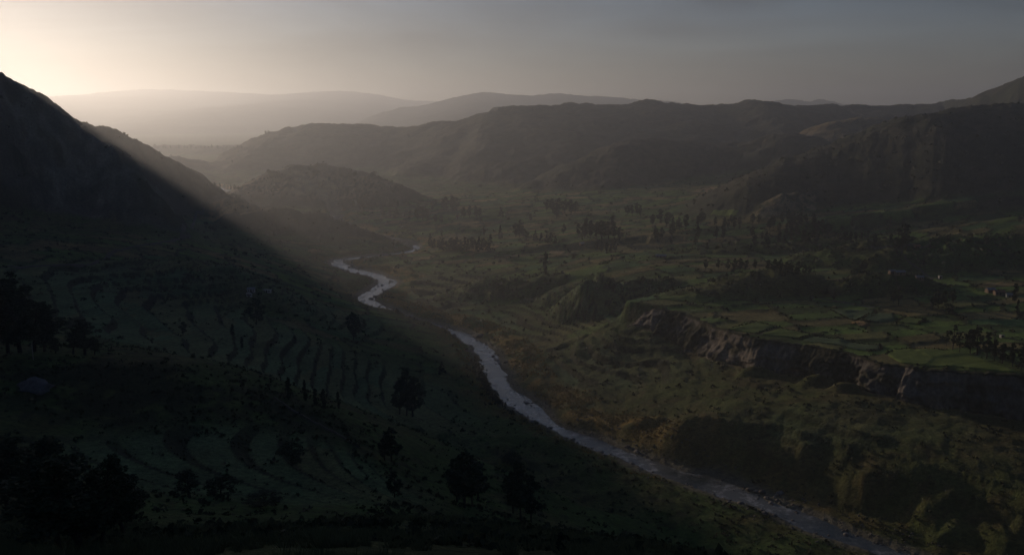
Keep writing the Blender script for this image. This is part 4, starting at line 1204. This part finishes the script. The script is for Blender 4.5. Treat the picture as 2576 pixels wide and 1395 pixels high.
# golden grass on the right bank; left crest tufts paint in gold sunlight
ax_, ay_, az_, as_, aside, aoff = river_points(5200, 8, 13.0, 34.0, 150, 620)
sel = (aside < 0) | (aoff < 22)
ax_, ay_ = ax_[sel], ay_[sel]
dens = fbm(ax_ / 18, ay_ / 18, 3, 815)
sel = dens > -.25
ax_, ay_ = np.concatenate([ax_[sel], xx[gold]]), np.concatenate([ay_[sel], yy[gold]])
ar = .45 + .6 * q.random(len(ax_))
o = bush_cloud("dry_and_sunlit_grass", ax_, ay_, height_at(ax_, ay_) - .05, ar, ar * 1.3, 8, .9, 13, M_GOLD)
tag(o, "golden dry grass tufts on the right bank, sunlight painted as gold tufts on the left crest", kind="stuff")

# tussocks on the near brow
def tussocks(name, x, y, r, seed, mat, per=34):
    q = np.random.default_rng(seed)
    n = len(x)
    z = height_at(x, y)
    an = q.random((n, per)) * 6.283; rr = np.sqrt(q.random((n, per))) * .45
    bx_ = x[:, None] + np.cos(an) * rr * r[:, None]; by_ = y[:, None] + np.sin(an) * rr * r[:, None]
    lean = .35 + .5 * q.random((n, per))
    tx_ = bx_ + np.cos(an) * lean * r[:, None]; ty_ = by_ + np.sin(an) * lean * r[:, None]
    hz_ = r[:, None] * (.55 + .55 * q.random((n, per)))
    wv = .045 * r[:, None]
    A = np.stack([bx_ - np.sin(an) * wv, by_ + np.cos(an) * wv, z[:, None] - .1 + 0 * an], -1)
    B = np.stack([bx_ + np.sin(an) * wv, by_ - np.cos(an) * wv, z[:, None] - .1 + 0 * an], -1)
    C = np.stack([tx_, ty_, z[:, None] + hz_], -1)
    V = np.stack([A, B, C], 2).reshape(-1, 3)
    me = raw_mesh(name, V, np.arange(len(V)).reshape(-1, 3), smooth=False)
    me.materials.append(mat)
    return link(bpy.data.objects.new(name, me))
M_TUSS = leaf_mat("tussock_grass", (.10, .105, .042), (.20, .17, .075))
n = 8000
ty = 42 + 95 * q.random(n); tx = (q.random(n) * 1.4 - .72) * ty
m = fbm(tx / 9, ty / 9, 3, 821) > -.15
tx, ty = tx[m], ty[m]
o = tussocks("grass_tussocks", tx, ty, .5 + .7 * q.random(len(tx)), 31, M_TUSS)
tag(o, "coarse grass tussocks on the brow nearest the viewpoint", kind="stuff")

# hedges round the cliff-top fields: each a thing
def hedge(pts, label, r=.8):
    P = smooth_line([np.array(p)[:3] for p in pts], 6)
    L = np.concatenate([[0], np.cumsum(np.linalg.norm(np.diff(P[:, :2], axis=0), axis=1))])
    n = int(L[-1] / .8) + 2
    S_ = np.linspace(0, L[-1], n)
    x = np.interp(S_, L, P[:, 0]) + .35 * q.normal(size=n); y = np.interp(S_, L, P[:, 1]) + .35 * q.normal(size=n)
    rr = r * (.6 + .7 * q.random(n))
    o = bush_cloud("hedge", x, y, height_at(x, y) - .1, rr, rr * 1.3, 12, .75, int(1000 * q.random()), M_SCRUB)
    tag(o, label, "hedge", "hedges round the cliff-top plots")
hedge([F1[0], F1[1], F1[2]], "dark hedge along the back of the leftmost bright green field")
hedge([F1[3], F1[2]], "short dark hedge between the first and second green fields at the cliff")
hedge([F2[1], F2[2]], "dark hedge along the back of the second green field")
hedge([F2[3], F2[2], F3[1]], "dark hedge dividing the second green field from the bluish field")
hedge([F3[1], F3[2], F3[3]], "long dark hedge behind the bluish field")
hedge([F3[3], F3[4], F3[5]], "bushy hedge at the right end of the bluish field", 1.2)
hedge([F4[0], F4[1], F4[2], F4[3]], "dark hedge along the back of the large tapering field")
hedge([F7[4], F7[0], F7[1]], "curved dark bank left of the curved bluish plot", 1.0)
hedge([F8[0], F8[1], F8[2]], "dark hedge behind the small green plot", 1.0)
hedge([F8[2], F8[3]], "dark hedge at the right end of the small green plot", 1.1)
hedge([F9[0], F9[1], F9[2]], "thin hedge along the front of the dull green plot", .7)
hedge([F9[2], F9[3], F9[4]], "dark curving hedge at the right of the dull green plot", .9)

# ---------------------------------------------------------------- sheds and houses
def prism(name, pts2d, y0, y1, mat, parent):
    n = len(pts2d)
    V = [(a, y0, b) for a, b in pts2d] + [(a, y1, b) for a, b in pts2d]
    F = [tuple(range(n))[::-1], tuple(range(n, 2 * n))] + [(i, (i + 1) % n, n + (i + 1) % n, n + i) for i in range(n)]
    me = bpy.data.meshes.new(name); me.from_pydata(V, [], [tuple(reversed(f)) for f in F]); me.update()
    me.materials.append(mat)
    return link(bpy.data.objects.new(name, me), parent)
M_WALLW = simple_mat("whitewash", (.42, .41, .39), .15, 1.5); M_ADOBE = simple_mat("adobe", (.23, .17, .125), .25, 1.5)
M_TIN = simple_mat("tin_roof", (.20, .225, .25), .2, 1.5, rough=.5, spec=.4); M_TILE = simple_mat("clay_roof", (.26, .13, .085), .3, 2.0); M_WOOD = simple_mat("old_wood", (.08, .06, .045), .3, 3.0)
M_PANE = simple_mat("dark_pane", (.02, .022, .025), .1, 1, rough=.15, spec=.5)
def shed(px, py, w, d, h, wall, roof, rot, label, cat="shed", flat=False):
    x, y, z = hit(px, py)
    root = link(bpy.data.objects.new("farm_house" if cat == "house" else "farm_shed", None))
    root.location = (x, y, z - .15); root.rotation_euler = (0, 0, rot)
    rise = .35 if flat else h * .42
    body = [(-w / 2, -.4), (w / 2, -.4), (w / 2, h), (0, h + (0 if flat else rise)), (-w / 2, h)] if not flat else [(-w / 2, -.4), (w / 2, -.4), (w / 2, h), (-w / 2, h + rise)]
    if flat:
        prism("wall", body, -d / 2, d / 2, wall, root)
        prism("roof", [(-w / 2 - .3, h + rise + .02), (w / 2 + .3, h + .01), (w / 2 + .3, h + .12), (-w / 2 - .3, h + rise + .14)], -d / 2 - .3, d / 2 + .3, roof, root)
    else:
        # ridge along the long side
        gable = [(-d / 2, -.4), (d / 2, -.4), (d / 2, h), (0, h + rise), (-d / 2, h)]
        o = prism("wall", gable, -w / 2, w / 2, wall, root); o.rotation_euler = (0, 0, math.pi / 2)
        sl = [(-d / 2 - .35, h - rise * .7 / d + .02), (0, h + rise + .03), (d / 2 + .35, h - rise * .7 / d + .02), (d / 2 + .35, h - rise * .7 / d + .14), (0, h + rise + .16), (-d / 2 - .35, h - rise * .7 / d + .14)]
        o = prism("roof", sl, -w / 2 - .3, w / 2 + .3, roof, root); o.rotation_euler = (0, 0, math.pi / 2)
    prism("door", [(-.45, 0), (.45, 0), (.45, 1.9), (-.45, 1.9)], -d / 2 - .05, -d / 2 + .04, M_WOOD, root)
    for sx in (-.32, .32):
        wd_ = prism("window", [(sx * w - .35, .95), (sx * w + .35, .95), (sx * w + .35, 1.65), (sx * w - .35, 1.65)], -d / 2 - .045, -d / 2 + .04, M_WOOD, root)
        prism("pane", [(sx * w - .27, 1.03), (sx * w + .27, 1.03), (sx * w + .27, 1.57), (sx * w - .27, 1.57)], -d / 2 - .06, -d / 2 + .02, M_PANE, wd_)
    tag(root, label, cat, "farm buildings in the valley")
shed(632, 734, 4.6, 3.2, 2.2, M_WALLW, M_TIN, .15, "grey roofed shed on the left terraces, leftmost of three at the back")
shed(672, 736, 5.0, 2.2, 1.9, M_WALLW, M_WALLW, -.1, "long white shed on the left terraces, right of the grey roofed one", flat=True)
shed(627, 746, 3.2, 2.0, 1.8, M_WALLW, M_WALLW, .1, "small white shed in front of the other two on the left terraces", flat=True)
shed(1662, 648, 9.0, 3.0, 2.1, M_ADOBE, M_TIN, -.25, "long low shed with a pale tin roof among the plateau plots")
shed(1463, 618, 4.2, 3.4, 2.4, M_ADOBE, M_TIN, .35, "small hut with a pale roof behind the square tan plot", cat="house")
shed(1151, 549, 4.0, 3.0, 2.4, M_WALLW, M_TILE, .1, "tiny pale hut in the misty clump of trees at mid valley", cat="house")
shed(2243, 689, 4.5, 3.0, 2.2, M_ADOBE, M_TIN, .2, "left of two tin roofed sheds beside the right-hand mound")
shed(2262, 691, 7.0, 3.5, 2.3, M_ADOBE, M_TIN, .1, "right of two tin roofed sheds beside the right-hand mound")
shed(2312, 704, 5.0, 3.0, 2.2, M_ADOBE, M_TIN, -.1, "low grey shed below the pale path on the right")
shed(2364, 701, 2.2, 2.0, 2.0, M_WALLW, M_WALLW, 0, "tiny white hut at the end of the pale path", flat=True)
shed(2490, 736, 6.0, 3.6, 2.5, M_ADOBE, M_TIN, .15, "tin roofed house near the right edge, left of the cypress", cat="house")
shed(2512, 741, 7.0, 3.4, 2.3, M_ADOBE, M_TILE, .05, "clay roofed house near the right edge, beside the tin roofed one", cat="house")
shed(2537, 747, 4.0, 2.6, 2.1, M_WALLW, M_TIN, -.1, "whitewashed hut just left of the cypress at the right edge", cat="house")
shed(2519, 849, 2.0, 1.6, 1.5, M_WALLW, M_WALLW, .2, "tiny white block hut above the feathery trees on the right", flat=True)
shed(2306, 624, 5.0, 3.0, 2.2, M_ADOBE, M_TILE, .3, "reddish house beside the grey track and the tall airy trees", cat="house")

# pole on the mound
x, y, z = hit(84, 905)
root = link(bpy.data.objects.new("utility_pole", None)); root.location = (x, y, z - .2)
pv, pf = tube([(0, 0, -.5), (0, 0, 2.8), (0, 0, 5.8)], [.13, .11, .085], 8)
me = raw_mesh("post", pv, pf); me.materials.append(simple_mat("pole_wood", (.30, .29, .26), .2, 2)); link(bpy.data.objects.new("post", me), root)
prism("crossarm", [(-.7, 5.35), (.7, 5.35), (.7, 5.5), (-.7, 5.5)], -.16, -.09, M_WOOD, root)
tag(root, "thin pale pole on the dark mound in front of the left-edge trees", "pole")

# rock outcrop on the near mound
x, y, z = hit(78, 985)
V = ICO2_V * (1 + .35 * (np.random.default_rng(3).random((len(ICO2_V), 1)) - .5)) * np.array([4.2, 3.0, 2.6])
V2, F2_ = subdiv(ICO2_V, ICO2_F)
V = V2 * (1 + .30 * fbm(V2[:, 0] * 2 + 4, V2[:, 1] * 2 + V2[:, 2] * 3, 3, 5)[:, None]) * np.array([4.2, 3.0, 2.8])
me = raw_mesh("rock_outcrop", V, F2_, smooth=False); me.materials.append(stone_mat("outcrop_rock", (.13, .12, .125)))
o = link(bpy.data.objects.new("rock_outcrop", me)); o.location = (x, y + 2, z + .4)
tag(o, "big grey rock outcrop on the left side of the dark mound", "rock")

# ---------------------------------------------------------------- haze: even, pale air round everything
def box_mesh(name, x0, x1, y0, y1, z0, z1):
    V = [(x, y, z) for z in (z0, z1) for y in (y0, y1) for x in (x0, x1)]
    F = [(0, 2, 3, 1), (4, 5, 7, 6), (0, 1, 5, 4), (2, 6, 7, 3), (0, 4, 6, 2), (1, 3, 7, 5)]
    me = bpy.data.meshes.new(name); me.from_pydata(V, [], F); me.update()
    return me
zs = [o.bound_box for o in COL.objects if o.type == 'MESH']
HZ0 = min(min(c[2] for c in bb) for bb in zs) - 1.0
HZ1 = max(max(c[2] for c in bb) for bb in zs) + 12.0
hm = bpy.data.materials.new("haze_air"); hm.use_nodes = True
hm.node_tree.nodes.clear()
ho = hm.node_tree.nodes.new("ShaderNodeOutputMaterial")
hv = hm.node_tree.nodes.new("ShaderNodeVolumePrincipled")
hv.inputs["Color"].default_value = (.82, .885, 1.0, 1)
hv.inputs["Density"].default_value = HAZE_DENSITY
hv.inputs["Anisotropy"].default_value = HAZE_G
hm.node_tree.links.new(hv.outputs["Volume"], ho.inputs["Volume"])
me = box_mesh("haze", -13500, 13500, -2600, 13800, HZ0, HZ1)
me.materials.append(hm)
tag(link(bpy.data.objects.new("haze", me)), "pale morning haze filling the valley", kind="stuff")
